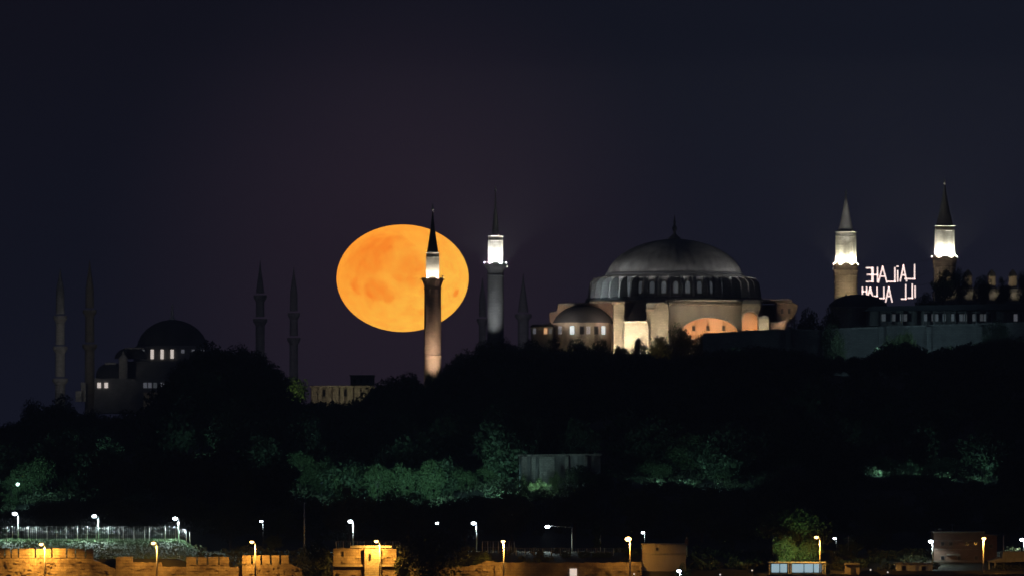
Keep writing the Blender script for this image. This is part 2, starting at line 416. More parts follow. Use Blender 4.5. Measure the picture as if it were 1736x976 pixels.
SK = 'trees along the skyline ridge'
skyline = [
 (18,712,70,2425,'round','low dark tree at the left edge of the ridge below the twin-balcony minarets',0),
 (62,676,70,2430,'wide','dark rounded tree just left of the pale three-balcony minaret',0),
 (108,664,62,2425,'round','dark tree hiding the foot of the pale three-balcony minaret',1),
 (160,690,60,2425,'wide','low dark tree below the two lit lower windows of the far mosque',2),
 (215,690,66,2420,'round','low dark tree between the far mosque windows and its beige lower wall',0),
 (312,606,64,2425,'round','dark tree covering the right end of the far mosque window row',0),
 (352,573,66,2430,'round','tallest dark tree right of the far mosque dome',1),
 (398,582,70,2432,'wide','broad dark tree between the far mosque dome and the slim minaret right of it',0),
 (437,591,60,2428,'round','flat-topped dark tree standing below the slim far minaret',2),
 (462,622,56,2420,'tall','dark tree on the slope right below the slim far minaret',0),
 (655,634,60,2436,'round','dark tree at the left shoulder of the round crown before the brick minaret',1),
 (690,627,72,2430,'round','smooth round dark tree just left of the brick minaret foot',0),
 (757,612,56,2432,'round','dark tree touching the right side of the brick minaret foot',0),
 (786,590,66,2434,'wide','dark tree stepping up right of the brick minaret',1),
 (822,574,64,2436,'round','dark tree in front of the lone dark far spire',2),
 (856,571,60,2440,'wide','dark tree at the foot of the minaret with the white lantern',2),
 (896,571,66,2436,'round','dark tree below the small far spire right of the white lantern minaret',0),
 (936,568,52,2440,'round','dark tree below the orange window of the left annex',1),
 (976,573,60,2436,'wide','dark tree under the half dome of the great mosque',0),
 (1016,571,52,2440,'round','dark tree below the two white windows of the great mosque',0),
 (1052,584,44,2436,'tall','thin dark tree before the bright corner pier of the great mosque',0),
 (1084,571,38,2446,'round','small leafy tree against the brightest cream wall of the great mosque',2),
 (1150,546,66,2438,'wide','brownish leafy tree overlapping the left of the orange arch',1),
 (1118,566,44,2430,'round','tree with amber lit leaves left below the orange arch',2),
 (1188,563,52,2436,'wide','low dark tree cutting the bottom of the big orange arch',0),
 (1372,517,56,2436,'round','dark tree right of the great mosque stepped end wall',0),
 (1342,532,36,2432,'round','small dark tree touching the stepped end wall of the great mosque',1),
 (1408,520,48,2438,'wide','dark tree below the left of the two right hand minarets',0),
 (1570,492,44,2442,'round','dark tree just right of the mirrored lettering lights',0),
 (1598,454,46,2446,'round','tall ragged tree before the rightmost minaret shaft',1),
 (1626,452,44,2450,'wide','ragged dark tree between the first and second kitchen chimneys',2),
 (1664,462,38,2450,'round','ragged dark tree between the second and third kitchen chimneys',0),
 (1700,466,34,2450,'round','ragged dark tree between the third and fourth kitchen chimneys',1),
 (1738,458,38,2448,'wide','ragged dark tree at the right edge beyond the last kitchen chimney',0),
]
for px, yt, w, D, kd, lb, vr in skyline:
    hh = None
    if 1560 < px: hh = 9.5
    tree(px, yt, w, D, kd, lb, vr, group=SK, h=hh)
# green lit tree left of the lit arcade and the leafy foot of the brick minaret
tree(497, 636, 62, 2436, 'round', 'olive green lit tree left of the stone arcade under the moon', 2)
tree(468, 655, 40, 2434, 'round', 'dim green tree at the left of the lit olive tree', 2)
tree(1412, 548, 54, 2409, 'wide', 'dark tree leaning against the left part of the bluish terrace wall', 0)
tree(1528, 556, 66, 2409, 'wide', 'dark tree covering the middle of the bluish terrace wall', 1)
tree(1690, 540, 60, 2409, 'wide', 'dark tree covering the right part of the bluish terrace wall', 2)
tree(420, 682, 50, 2420, 'round', 'faintly lit low tree on the slope left of the stone arcade', 1)
tree(728, 628, 22, 2462, 'tall', 'small floodlit tree hugging the foot of the brick minaret', 0)

# the slope trees caught by the green floodlights
TL = 'trees lit green along the middle of the slope'
teal = [
 (58,772,88,2130,'wide','bright green lit tree with its lamp at the left edge of the slope',1),
 (110,756,70,2150,'round','dim green tree right behind the bright green one at the left edge',2),
 (20,795,50,2128,'bush','low dim bush left of the bright green tree at the left edge',0),
 (508,762,70,2150,'round','green lit tree at the left start of the long lit band',2),
 (545,772,66,2150,'wide','dim green tree second in the long lit band',1),
 (590,786,70,2140,'wide','green tree third in the long lit band above two dark crowns',1),
 (640,784,66,2136,'round','bright green tree in the dip between two dark crowns',2),
 (685,784,70,2136,'wide','bright green tree above the broad dark crown at centre',1),
 (730,776,62,2136,'round','brightest green tree at the right end of the broad dark crown',2),
 (782,790,64,2140,'wide','dim green tree left of the pale retaining wall, farther one',1),
 (836,784,68,2140,'wide','speckled green tree next to the pale retaining wall',1),
 (1010,786,60,2140,'round','dim green tree right of the pale retaining wall',0),
 (1110,778,70,2150,'wide','very dim green tree farther right of the pale retaining wall',1),
 (1172,732,96,2160,'round','tall faint blue green tree right of the middle of the slope',2),
 (1222,786,60,2145,'round','dim green tree beside the tall faint blue green one',2),
 (1490,770,66,2150,'tall','faint green tree at the left of the right hand lit group',0),
 (1545,778,60,2150,'round','faint green tree in the middle of the right hand lit group',0),
 (1600,772,60,2150,'tall','faint green tree right of centre in the right hand lit group',0),
 (1665,752,70,2150,'round','faint green tree at the right of the right hand lit group',2),
]
for px, yt, w, D, kd, lb, vr in teal: tree(px, yt, w, D, kd, lb, vr, group=TL)

# dark belt of trees right behind the railway terrace
BL = 'dark trees behind the white lamps'
belt = [
 (90,842,110,2030,'wide','broad dark tree behind the leftmost white lamp'), (200,846,110,2035,'round','dark tree behind the second white lamp from the left'),
 (315,838,110,2030,'wide','dark tree behind the third white lamp from the left'), (390,846,90,2005,'round','tall dark tree over the crenellated wall right of the bank'),
 (470,860,90,2035,'round','dark tree between the small white lamp and the tall bare pole'), (592,817,120,2030,'round','high domed dark tree standing against the left of the green band'),
 (692,832,160,2030,'wide','broadest dark crown under the brightest green trees'), (790,840,120,2030,'wide','dark tree above the pair of close white lamps'),
 (868,817,100,2025,'round','dark tree left above the white lamp on a long arm'), (975,812,120,2030,'wide','dark tree below the pale retaining wall'),
 (1080,826,110,2030,'round','dark tree above the bright yellow street lamp'), (1190,822,120,2030,'wide','dark tree below the tall blue green tree'),
 (1300,826,110,2032,'round','dark tree behind the tree with green lit leaves'), (1410,830,110,2030,'wide','dark tree behind the weak white lamp on the right'),
 (1510,836,100,2030,'round','dark tree left behind the white lamp by the brick house'), (1610,832,110,2032,'wide','dark tree rising behind the tall brick house'),
 (1710,836,100,2030,'round','dark tree in the lower right corner behind the brick house')]
for i, (px, yt, w, D, kd, lb) in enumerate(belt): tree(px, yt, w, D, kd, lb, (i*2) % 3, group=BL)
near = [
 (736,886,138,1899,'wide','big dark tree spilling over the sea wall between two orange lit stretches',2),
 (538,908,62,1903,'round','dark tree leaning over the end of the crenellated wall, left of the square tower',0),
 (682,925,34,1901,'round','small orange tinted tree against the right side of the square tower',1),
 (463,905,34,1940,'tall','narrow dark tree behind the crenellated wall below a small white lamp',0),
 (1011,882,18,1940,'cypress','slim ivy covered trunk shaped like a column right of the bare pole',0),
 (1345,846,150,1921,'wide','large tree with green lit underside behind the right hand yellow lamp',1),
 (1330,905,50,1912,'round','bright green tree above the bluish lit kiosk',2),
 (1372,912,56,1914,'round','green tree behind the pole of the right hand yellow lamp',2),
 (1158,952,44,1903,'bush','low green bush around the bluish white lamp by the plain house',0),
 (1242,870,110,1960,'round','dark tree between the plain house and the green lit trees',0),
 (1470,900,90,1950,'round','dark tree behind the small white house',0),
 (1440,915,60,1932,'bush','dark bush right of the green lit trees',0),
 (822,935,46,1910,'bush','dim brown bush on top of the sea wall at centre',0)]
for px, yt, w, D, kd, lb, vr in near: tree(px, yt, w, D, kd, lb, vr)

# the wood that covers the dark slope: one mass nobody could count
SIL = [(-80,740),(0,728),(40,704),(80,682),(120,690),(150,705),(240,700),(285,640),(320,600),(350,586),(400,592),(440,604),(470,645),(500,674),(530,677),(625,675),(640,650),(660,640),(690,636),(712,650),(722,676),(742,640),(790,604),(830,584),(1050,594),(1110,600),(1140,603),(1200,592),(1260,584),(1310,583),(1360,590),(1400,597),(1480,602),(1500,580),(1520,574),(1545,577),(1562,593),(1600,586),(1660,573),(1800,563)]
BANDS = [(0,130,775,830),(485,900,770,835),(880,1030,765,815),(1080,1250,735,810),(1450,1700,760,820)]
WV = []; WF = []; off = 0; cnt = 0
protos = [PROTO['round'][0][3], PROTO['wide'][0][3], PROTO['round'][1][3], PROTO['tall'][0][3]]
tries = 0
rim = [(p + rng.uniform(-4,4), rng.uniform(2395,2413)) for p in np.arange(-30, 1770, 11)] + [(p + rng.uniform(-4,4), rng.uniform(2370,2395)) for p in np.arange(-30, 1770, 16)]
while cnt < 640 and tries < 12000:
    tries += 1
    edge = bool(rim)
    if edge: px, D = rim.pop()
    else: D = rng.uniform(2045, 2415); px = rng.uniform(-60, 1800)
    x = X(px, D); gz = terr(x, D)
    H = rng.uniform(8, 13)
    if edge:
        H = Z(tab(SIL, px) + rng.uniform(0, 9), D) - gz
        if H < 2: continue
        H = min(H, 17)
    wpx = min(H, 11)*rng.uniform(.8, 1.1)/(K*D); yt = HY - (gz+H-EYE)/(K*D)
    lim = max(tab(SIL, px-wpx*.4), tab(SIL, px), tab(SIL, px+wpx*.4))
    if yt < lim and not edge: continue
    if D < 2132 and any(a-10 < px < b+10 for a, b, c, d in BANDS) and yt < 826: continue
    cv, cf, tv, tf = protos[rng.randint(len(protos))]
    keep = cf[:1100]; a = rng.uniform(0, 6.28); ca, sa = math.cos(a), math.sin(a)
    Q = cv[:4400].copy(); q = np.empty_like(Q); s_ = min(H, 11)*rng.uniform(.9, 1.15)
    q[:,0] = (Q[:,0]*ca - Q[:,1]*sa)*s_ + x; q[:,1] = (Q[:,0]*sa + Q[:,1]*ca)*s_ + D; q[:,2] = Q[:,2]*H + gz
    c4 = q.reshape(-1,4,3); mid = c4.mean(axis=1, keepdims=True); q = (mid + (c4-mid)*1.75).reshape(-1,3)
    WV.append(q); WF.append(keep+off); off += 4400; cnt += 1
me = bpy.data.meshes.new('wood'); Vv = np.concatenate(WV); Ff = np.concatenate(WF)
me.vertices.add(len(Vv)); me.vertices.foreach_set('co', Vv.ravel()); me.loops.add(Ff.size); me.loops.foreach_set('vertex_index', Ff.ravel().astype(np.int32))
me.polygons.add(len(Ff)); me.polygons.foreach_set('loop_start', np.arange(0, Ff.size, 4, dtype=np.int32)); me.polygons.foreach_set('loop_total', np.full(len(Ff), 4, dtype=np.int32))
me.update(calc_edges=True); me.validate(); me.materials.append(MATS['leaf_dark'])
wo = bpy.data.objects.new('wood', me); COL.objects.link(wo); tag(wo, 'unlit wood covering the dark slope of the hill', 'wood', kind='stuff')

# undergrowth that covers the slope and the strip behind the sea wall
UV = []; n_u = 0
spots_ = []
for _ in range(2600):
    D = rng.uniform(2035, 2200); spots_.append((rng.uniform(-20, 1780), D, rng.uniform(1.0, 2.6)))
for a, b_, n_ in ((335,570,90),(676,830,60),(1040,1110,24),(1165,1310,70),(1395,1585,70),(1690,1780,30),(830,950,16)):
    for _ in range(n_): spots_.append((rng.uniform(a, b_), rng.uniform(1912, 1944), rng.uniform(.7, 1.8)))
for px, D, rr in spots_:
    x = X(px, D); z = terr(x, D); m_ = 64
    q = rng.normal(size=(m_,3)); q /= np.linalg.norm(q, axis=1)[:,None]; q *= (rng.rand(m_)**.4)[:,None]*rr; q[:,2] = np.abs(q[:,2])*.8
    c = q + np.array([x, D, z]); a = rng.normal(size=(m_,3)); a /= np.linalg.norm(a,axis=1)[:,None]
    b2 = np.cross(a, rng.normal(size=(m_,3))); b2 /= np.linalg.norm(b2,axis=1)[:,None]; s_ = rng.uniform(.15,.36,m_)[:,None]
    w = np.empty((m_*4,3)); w[0::4] = c-a*s_; w[1::4] = c-b2*s_*.7; w[2::4] = c+a*s_; w[3::4] = c+b2*s_*.7; UV.append(w)
UV = np.concatenate(UV)
ume = npmesh('undergrowth', UV, np.arange(len(UV)).reshape(-1,4), 'leaf_olive'); uo = bpy.data.objects.new('undergrowth', ume); COL.objects.link(uo)
tag(uo, 'low undergrowth on the slope and behind the old sea wall', 'undergrowth', kind='stuff')

# ------------------------------------------------------------------ great domed mosque
def arch_wall(mb, px0, px1, ytop, ybot, cx, hw, yapex, yspring, D0, D1, seg=20):
    poly = [(px0, ybot), (px0, ytop), (px1, ytop), (px1, ybot), (cx+hw, ybot), (cx+hw, yspring)]
    for i in range(1, seg): a = math.pi*i/seg; poly.append((cx+hw*math.cos(a), yspring-(yspring-yapex)*math.sin(a)))
    poly += [(cx-hw, yspring), (cx-hw, ybot)]
    mb.pprism(poly, D0, D1); return mb
def arch_rim(mb, cx, hw, yapex, yspring, t, D0, D1, seg=24):
    o = [(cx+(hw+t)*math.cos(math.pi*i/seg), yspring-(yspring-yapex+t)*math.sin(math.pi*i/seg)) for i in range(seg+1)]
    i_ = [(cx+(hw-.3)*math.cos(math.pi*i/seg), yspring-(yspring-yapex-.3)*math.sin(math.pi*i/seg)) for i in range(seg, -1, -1)]
    mb.pprism(o+i_, D0, D1); return mb
def ledge(px0, px1, y0, y1, D, out, back=2):
    x0, x1 = X(px0, D), X(px1, D); zt, zb = Z(y0, D), Z(y1, D); h = zt-zb
    pr = [(D-.02, zb), (D-out, zb+h*.55), (D-out, zt), (D+back, zt), (D+back, zb)]  # underside slanted so the edge catches floodlight as a bright line
    v = [(x0, y, z) for y, z in pr] + [(x1, y, z) for y, z in pr]
    return MB().add(v, [(0,1,2,3,4),(9,8,7,6,5)] + [(i, i+5, (i+1) % 5+5, (i+1) % 5) for i in range(5)])
GD = 2500.0; cx = X(1143.5, GD); u = K*GD
HS = thing('domed_mosque', (cx, GD, 48), 'great floodlit mosque with a wide grey dome over a ring of windows and orange arches', 'mosque')
zg = 46
prof_px = [(112.5,463),(112,460),(109,453),(104,445.5),(97,438),(88,430.5),(77,424),(64,417.5),(50,412.5),(34,408.5),(18,406),(6,405.2)]
dome = MB().lathe(cx, GD, [(r*u, Z(y, GD)) for r, y in prof_px], 160, ribs=40, rib=.012).build('dome', 'lead', HS)
MB().lathe(cx, GD, [(116*u, Z(466.5, GD)), (117*u, Z(465, GD)), (116*u, Z(462.6, GD)), (112*u, Z(462, GD))], 96, smooth=False).build('cornice', 'dark_lead', HS)
fn = MB().lathe(cx, GD, [(11*u, Z(405.4, GD)), (11*u, Z(403.2, GD)), (8*u, Z(402, GD)), (5*u, Z(399, GD)), (2.4*u, Z(396, GD)), (2*u, Z(392.5, GD)), (4*u, Z(389, GD)), (4.4*u, Z(386, GD)), (2.4*u, Z(382.5, GD)), (1.5*u, Z(380, GD)), (2.4*u, Z(377, GD)), (1.5*u, Z(374, GD)), (.8*u, Z(370, GD)), (.4*u, Z(364, GD))], 20)
fn.build('finial', 'lead', HS)
MB().lathe(cx, GD, [(127*u, Z(509, GD)), (127*u, Z(471, GD)), (112*u, Z(465, GD))], 96, smooth=False).build('drum', 'grey_stone', HS)
for k in range(40):
    a = R(-90 + 9*(k+.5)); ca, sa = math.cos(a), math.sin(a); tx, ty = -sa, ca; hw = 1.9*u
    pr = [(110,466.8),(122,468.5),(138,474),(144,480),(148,507),(110,507)]
    v = []; n_ = len(pr)
    for s_ in (-1, 1):
        for r, y in pr: v.append((cx+ca*r*u+tx*hw*s_, GD+sa*r*u+ty*hw*s_, Z(y, GD)))
    fc = [tuple(range(n_)), tuple(range(2*n_-1, n_-1, -1))] + [(i, (i+1) % n_, (i+1) % n_+n_, i+n_) for i in range(n_)]
    MB().add(v, fc).build('buttress', 'grey_stone', HS)
    a = R(-90 + 9*k); ca, sa = math.cos(a), math.sin(a); tx, ty = -sa, ca; r = 127.3*u
    pts = [(-4,499),(4,499),(4,484)] + [(4*math.cos(math.pi*i/6), 484-5*math.sin(math.pi*i/6)) for i in range(1, 6)] + [(-4,484)]
    v = [(cx+ca*rr+tx*p*u, GD+sa*rr+ty*p*u, Z(y, GD)) for rr in (r, r+.25) for p, y in pts]; n_ = len(pts)
    fc = [tuple(range(n_-1, -1, -1)), tuple(range(n_, 2*n_))] + [(i, (i+1) % n_, (i+1) % n_+n_, i+n_) for i in range(n_)]
    MB().add(v, fc).build('window', 'glow_window_faint', HS)  # faint emission put into the panes so they read grey
# square base and roofs
MB().lathe(cx, GD, [(152*u, Z(512, GD)), (150*u, Z(506, GD)), (112*u, Z(503, GD))], 96).build('roof', 'dark_lead', HS)
bx = MB().box(X(1048, GD), X(1258, GD), 2479.2, 2521, zg, Z(511.5, GD)); bx.build('wall', 'plaster', HS)
ledge(1000, 1084, 508.5, 512, 2478.9, 1.6, 40).build('cornice', 'pale_stone', HS)  # pale tone put in for the lit line along the cornice
MB().pbox(1084, 1128, 507, 510, 2477.5, 2522).build('cornice', 'dark_lead', HS)
ledge(1128, 1268, 507.5, 511.4, 2471.9, 1.8, 6).build('cornice', 'pale_stone', HS)  # paler than the wall, standing for the same lit edge
ledge(1134.2, 1256.8, 514, 517, 2471.98, .6, .1).build('string_course', 'plaster_pink', HS)  # thin pink band put in as the lit line below the cornice
# arched screen wall with the big orange arch
arch_wall(MB(), 1134, 1257, 511.5, 600, 1203, 50, 538, 568, 2472, 2479).build('arch_wall', 'plaster', HS)
arch_rim(MB(), 1203, 50, 538, 568, 2.6, 2471.4, 2472.6).build('archivolt', 'pale_stone', HS)
MB().pbox(1150, 1256, 536, 600, 2478.2, 2479.1).build('tympanum', 'plaster_pink', HS)
for wx in (1176, 1200, 1227):
    fr = MB().pbox(wx-3.6, wx+3.6, 551, 561, 2478.0, 2478.3).build('window_frame', 'stone', HS)
    MB().pbox(wx-2.6, wx+2.6, 552.2, 560, 2477.9, 2478.1).build('pane', 'dark_glass', fr)
# right hand buttress with its own orange arch, stepped blocks beyond
arch_wall(MB(), 1257.4, 1292, 512, 600, 1272, 13.5, 528, 541, 2466, 2479).build('buttress_tower', 'stone', HS)
arch_rim(MB(), 1272, 13.5, 528, 541, 2, 2465.5, 2466.6).build('archivolt', 'pale_stone', HS)
MB().pbox(1258, 1288, 526, 600, 2473, 2478).build('niche_wall', 'plaster_pink', HS)
MB().pprism([(1257,512.5),(1262,508),(1287,508),(1293,512.5),(1293,514.5),(1257,514.5)], 2465.4, 2480).build('roof', 'dark_lead', HS)
MB().pbox(1286, 1303, 538, 600, 2461, 2478).build('side_block', 'cut_stone', HS)
MB().pprism([(1285,538),(1294,534),(1304,538),(1304,539.5),(1285,539.5)], 2460.6, 2478).build('roof', 'lead', HS)
MB().pbox(1290, 1322, 516, 600, 2488, 2512).build('wall', 'brick', HS)
MB().pbox(1288, 1342, 507, 510.5, 2479.5, 2514).build('cornice', 'lead', HS)
MB().pprism([(1317,600),(1317,512),(1340,511),(1353,517),(1351,527),(1346,540),(1334,548),(1334,600)], 2480, 2508).build('end_wall', 'plaster_pink', HS)
ledge(1317, 1343, 510.7, 514, 2479.9, 1.2, 10).build('parapet', 'lead', HS)
MB().pbox(1303.5, 1331, 546, 600, 2468, 2480).build('side_block', 'brick', HS)
MB().pprism([(1303,546),(1331,543.5),(1332,546.3),(1303,547.5)], 2467.6, 2480).build('roof', 'lead', HS)
for wx in (1326, 1338): MB().pbox(wx-2, wx+2, 523, 531, 2479.7, 2480.3).build('window', 'dark_glass', HS)
# left hand buttresses
MB().pbox(1040, 1058, 511.5, 600, 2466, 2479).build('buttress_tower', 'stone', HS)
ledge(1037.5, 1060, 511.6, 515, 2465.98, .9, 12).build('parapet', 'plaster_pink', HS)
MB().pbox(1058.3, 1099, 547, 600, 2464, 2478).build('side_block', 'cut_stone', HS)
ledge(1057.6, 1095.8, 543.6, 546.9, 2464, .8, 12).build('cornice', 'pale_stone', HS)
MB().pprism([(1061,545),(1077,513),(1083,508.5),(1098,509),(1097,544.6)], 2470, 2478.8).build('roof', 'dark_lead', HS)
MB().pprism([(1096,600),(1096,521),(1108,520),(1111,514),(1117,511),(1124,510.6),(1130,514),(1133.8,523),(1133.8,600)], 2466, 2478.6).build('buttress_tower', 'stone', HS)
MB().pprism([(1095.5,521),(1096,515),(1110,512.5),(1110,514.5),(1107.5,520)], 2465.5, 2478).build('roof', 'lead', HS)
MB().pbox(1094.5, 1109, 524, 527, 2465.3, 2466.3).build('string_course', 'plaster_pink', HS)
arch_rim(MB(), 1122, 9.5, 513, 524, 1.2, 2465.5, 2466.5).build('archivolt', 'pale_stone', HS)
# rear screen, half dome and its windowed band
MB().pprism([(932,600),(932,532),(943,530),(947,517),(1000,514.5),(1040,513),(1040,600)], 2490, 2506).build('screen_wall', 'plaster_pink', HS)
MB().pprism([(945.5,517.4),(947,514.6),(1040,510.8),(1040,513.6)], 2489.4, 2506).build('cornice', 'pale_stone', HS)
MB().pprism([(930,532.4),(932,529.4),(944,528),(945,531)], 2489.4, 2506).build('cornice', 'pale_stone', HS)
hx, hd = 988.5, 2489.0; hu = K*hd
MB().lathe(X(hx, hd), hd, [(r*hu, Z(y, hd)) for r, y in [(51,548.5),(50.5,546),(46,537.5),(39,530),(29,523),(17,518.6),(4,517),(0.1,517)]], 60, ribs=14, rib=.012, smooth=True).build('half_dome', 'dark_lead', HS)
MB().lathe(X(hx, hd), hd, [(47*hu, zg), (47*hu, Z(549, hd)), (52*hu, Z(549, hd)), (52*hu, Z(547, hd))], 60, smooth=False).build('apse_wall', 'plaster', HS)
for wx, wm in ((950,'glow_window_dim'),(970,'glow_window_cold'),(986,'dark_glass'),(997,'glow_window_dim'),(1010,'dark_glass'),(1022,'glow_window_cold')):
    dx = (wx-hx)*hu; yy = hd - math.sqrt(max(.1, (47*hu)**2-dx*dx)); hw = 3.4*hu; ang = math.asin(dx/(47*hu))
    z0, z1 = Z(566, yy), Z(552.5, yy); ct, st = math.cos(ang), math.sin(ang)
    v = []
    for dd in (.06, -.3):
        for a_, zz in ((-hw,z0),(hw,z0),(hw,z1),(-hw,z1)):
            v.append((X(hx,hd)+dx+a_*ct+dd*-st, yy+a_*st+dd*ct, zz))
    MB().add(v, [(0,1,2,3),(7,6,5,4),(0,4,5,1),(1,5,6,2),(2,6,7,3),(3,7,4,0)]).build('window', wm, HS)
MB().pbox(900, 938, 553, 600, 2474, 2492).build('annex_wall', 'plaster', HS)
MB().pprism([(898,553.5),(902,549.5),(936,548.8),(940,553.5)], 2473.5, 2492).build('roof', 'dark_lead', HS)
for wx, wm in ((906,'glow_window_dim'),(925,'glow_window_warm'),(933,'glow_window_faint')): MB().pbox(wx-2.6, wx+2.6, 556, 565.5, 2473.8, 2474.2).build('window', wm, HS)
# floodlights fixed to the mosque
warm = (1, .85, .62); amber = (1, .47, .19); whit = (.9, .95, 1)
flood(HS, P(1078,592,2456), P(1079,560,2464), 11500, warm, 120)
flood(HS, P(1047,592,2458), P(1049,550,2466), 9000, warm, 110)
flood(HS, P(1114,590,2455), P(1114,545,2466), 6500, warm, 110)
flood(HS, P(1160,575,2462), P(1165,530,2472), 1100, warm, 120)
flood(HS, P(1225,572,2462), P(1215,525,2472), 1100, warm, 120)
for ax in (1170, 1190, 1212, 1236): flood(HS, P(ax,569,2475.5), P(ax+2,545,2478), 1000, amber, 150)
flood(HS, P(1266,560,2470), P(1268,538,2473.5), 700, amber, 140)
flood(HS, P(1281,560,2470), P(1279,535,2473.5), 700, amber, 140)
flood(HS, P(1296,575,2453), P(1294,548,2461), 3200, warm, 110)
flood(HS, P(1275,575,2456), P(1275,530,2466), 2600, warm, 100)
flood(HS, P(1338,553,2464), P(1336,528,2480), 2200, (1,.7,.5), 110)
flood(HS, P(932,548,2475.5), P(956,526,2490), 4200, (1,.82,.68), 140)
flood(HS, P(1064,543,2467), P(1068,522,2479), 90, (1,.78,.6), 140)  # small added flood, lifts the shadowed wall beside the sloping roof
flood(HS, P(1036,546,2479), P(1024,520,2490), 1600, (1,.72,.55), 140)
flood(HS, P(975,590,2458), P(985,540,2488), 900, (1,.8,.65), 80)
for wx, dy in ((1008, 2485),(1020,2482),(1032,2480)): flood(HS, P(wx,505,dy), P(wx+3,480,dy+4), 1500, (.8,.95,1), 120, size=.2)
flood(HS, P(1282,504,2482), P(1276,480,2486), 50, whit, 120, size=.2)
flood(HS, P(1143,506,2464), P(1143,455,2484), 700, (1,.97,.95), 130)

for k in range(14):
    a = R(-180 + 180*(k+.5)/14 ); q = Vector((cx+137*u*math.cos(a), GD+137*u*math.sin(a), Z(471.5, GD)))
    pw = 330*(.4+.6*abs(math.cos(a))**1.5)
    flood(HS, q, (cx+104*u*math.cos(a), GD+104*u*math.sin(a), Z(432, GD)), pw*(.8 if k > 7 else 1), (1,.96,.93), 178, size=.08, blend=1)

# ------------------------------------------------------------------ minarets
def minaret(name, px, D, label, r_low, y_bal, bal_h, r_bal, r_up, y_cone, y_tip, r_cone, mat_low, mat_up='pale_stone', mat_cone='lead', seg=20, lights=0, lcol=(1,1,1), ybase=680, rings=(), group='tall minarets', taper=1.06, cat='minaret'):
    c = X(px, D); w = K*D
    base = min(Z(ybase, D), 45)
    r = thing(name, (c, D, base), label, cat, group)
    yb = HY - (base-EYE)/w
    MB().lathe(c, D, [(r_low*taper*w, base), (r_low*w, Z(y_bal+bal_h, D))], seg, smooth=False).build('shaft', mat_low, r)
    for (yr, rr) in rings:
        MB().lathe(c, D, [(rr*w, Z(yr+2.5, D)), (rr*1.05*w, Z(yr+1.8, D)), (rr*1.05*w, Z(yr, D)), (rr*.97*w, Z(yr-.8, D))], seg, smooth=False).build('moulding', mat_low, r)
    MB().lathe(c, D, [(r_low*w, Z(y_bal+bal_h, D)), (r_low*1.1*w, Z(y_bal+bal_h*.6, D)), (r_bal*.97*w, Z(y_bal+bal_h*.25, D)), (r_bal*w, Z(y_bal+bal_h*.1, D)), (r_up*w, Z(y_bal+bal_h*.1-.01, D))], seg, smooth=False).build('balcony', mat_low, r)
    pb = MB(); zt = Z(y_bal-3.2, D); zb = Z(y_bal+bal_h*.1, D)
    pb.lathe(c, D, [(r_bal*w, zb), (r_bal*w, zt), (r_bal*.93*w, zt), (r_bal*.93*w, zb)], seg, smooth=False)
    for k in range(seg):
        a = 2*math.pi*k/seg; pb.tube((c+r_bal*w*math.cos(a), D+r_bal*w*math.sin(a), zb), (c+r_bal*w*math.cos(a), D+r_bal*w*math.sin(a), zt+.12), .09, .09, 5)
    pb.build('parapet', mat_low, r)
    MB().lathe(c, D, [(r_up*1.02*w, zb), (r_up*w, Z(y_cone+9, D)), (r_up*1.04*w, Z(y_cone+8.6, D)), (r_up*1.04*w, Z(y_cone+7.4, D)), (r_up*.98*w, Z(y_cone+7, D)), (r_up*.98*w, Z(y_cone+1.2, D)), (r_up*1.1*w, Z(y_cone, D)), (.1, Z(y_cone-.2, D))], seg, smooth=False).build('upper_shaft', mat_up, r)
    dr = MB().pprism([(px-2.2,y_bal),(px-2.2,y_bal-9),(px,y_bal-11),(px+2.2,y_bal-9),(px+2.2,y_bal)], D-r_up*w-.12, D-r_up*w+.3)
    if not lights or lights < 200: dr.build('door', 'dark_metal', r)
    hc = y_cone-y_tip
    MB().lathe(c, D, [(r_cone*1.06*w, Z(y_cone-.3, D)), (r_cone*w, Z(y_cone-2, D)), (r_cone*.62*w, Z(y_cone-hc*.30, D)), (r_cone*.36*w, Z(y_cone-hc*.52, D)), (r_cone*.17*w, Z(y_cone-hc*.72, D)), (r_cone*.05*w, Z(y_cone-hc*.84, D))], seg, smooth=True).build('cone_roof', mat_cone, r)
    f_ = MB(); z0 = y_cone-hc*.83
    f_.tube(P(px, z0, D), P(px, y_tip, D), .10, .04, 6); f_.ball(P(px, y_tip+hc*.13, D), .34, sz=1.3); f_.ball(P(px, y_tip+hc*.07, D), .24)
    f_.build('finial', 'galvanised', r)
    if lights:
        for k in range(6):
            a = R(-90 + 60*k + 30); rr = r_bal*1.1*w
            q = Vector((c+rr*math.cos(a), D+rr*math.sin(a), zb+.55))
            lm = MB().box(q.x-.16, q.x+.16, q.y-.16, q.y+.16, q.z-.4, q.z-.2); lm.tube((c+r_bal*w*math.cos(a), D+r_bal*w*math.sin(a), zb+.05), (q.x, q.y, q.z-.3), .05, .05, 5); lm.build('lamp', 'dark_metal', r)
            light('SPOT', q, lights, lcol, r, .12, (c+r_up*.45*w*math.cos(a), D+r_up*.45*w*math.sin(a), zb+6.5), 150, .5)
    return r
m1 = minaret('minaret', 733.5, 2472, 'brick minaret standing in front of the orange moon', 14.2, 474, 12, 18, 11.2, 428, 343, 9.5, 'brick', 'pale_stone', 'dark_lead', lights=1700, lcol=(1,.9,.75), rings=((488,14.4),(602,15.3)), ybase=690)
flood(m1, P(733,664,2462), P(733,560,2472), 85000, (1,.78,.60), 60, size=.3)
flood(m1, P(716,652,2464), P(730,640,2472), 500, (1,.9,.65), 120, size=.3)
m2 = minaret('minaret', 840, 2536, 'grey minaret with a blazing white lantern stage right of the moon', 13.6, 448, 14, 18.5, 12.6, 400, 311, 6.5, 'grey_stone', 'pale_stone', 'lead', lights=9000, lcol=(1,1,.97), rings=((466,14),), ybase=690)
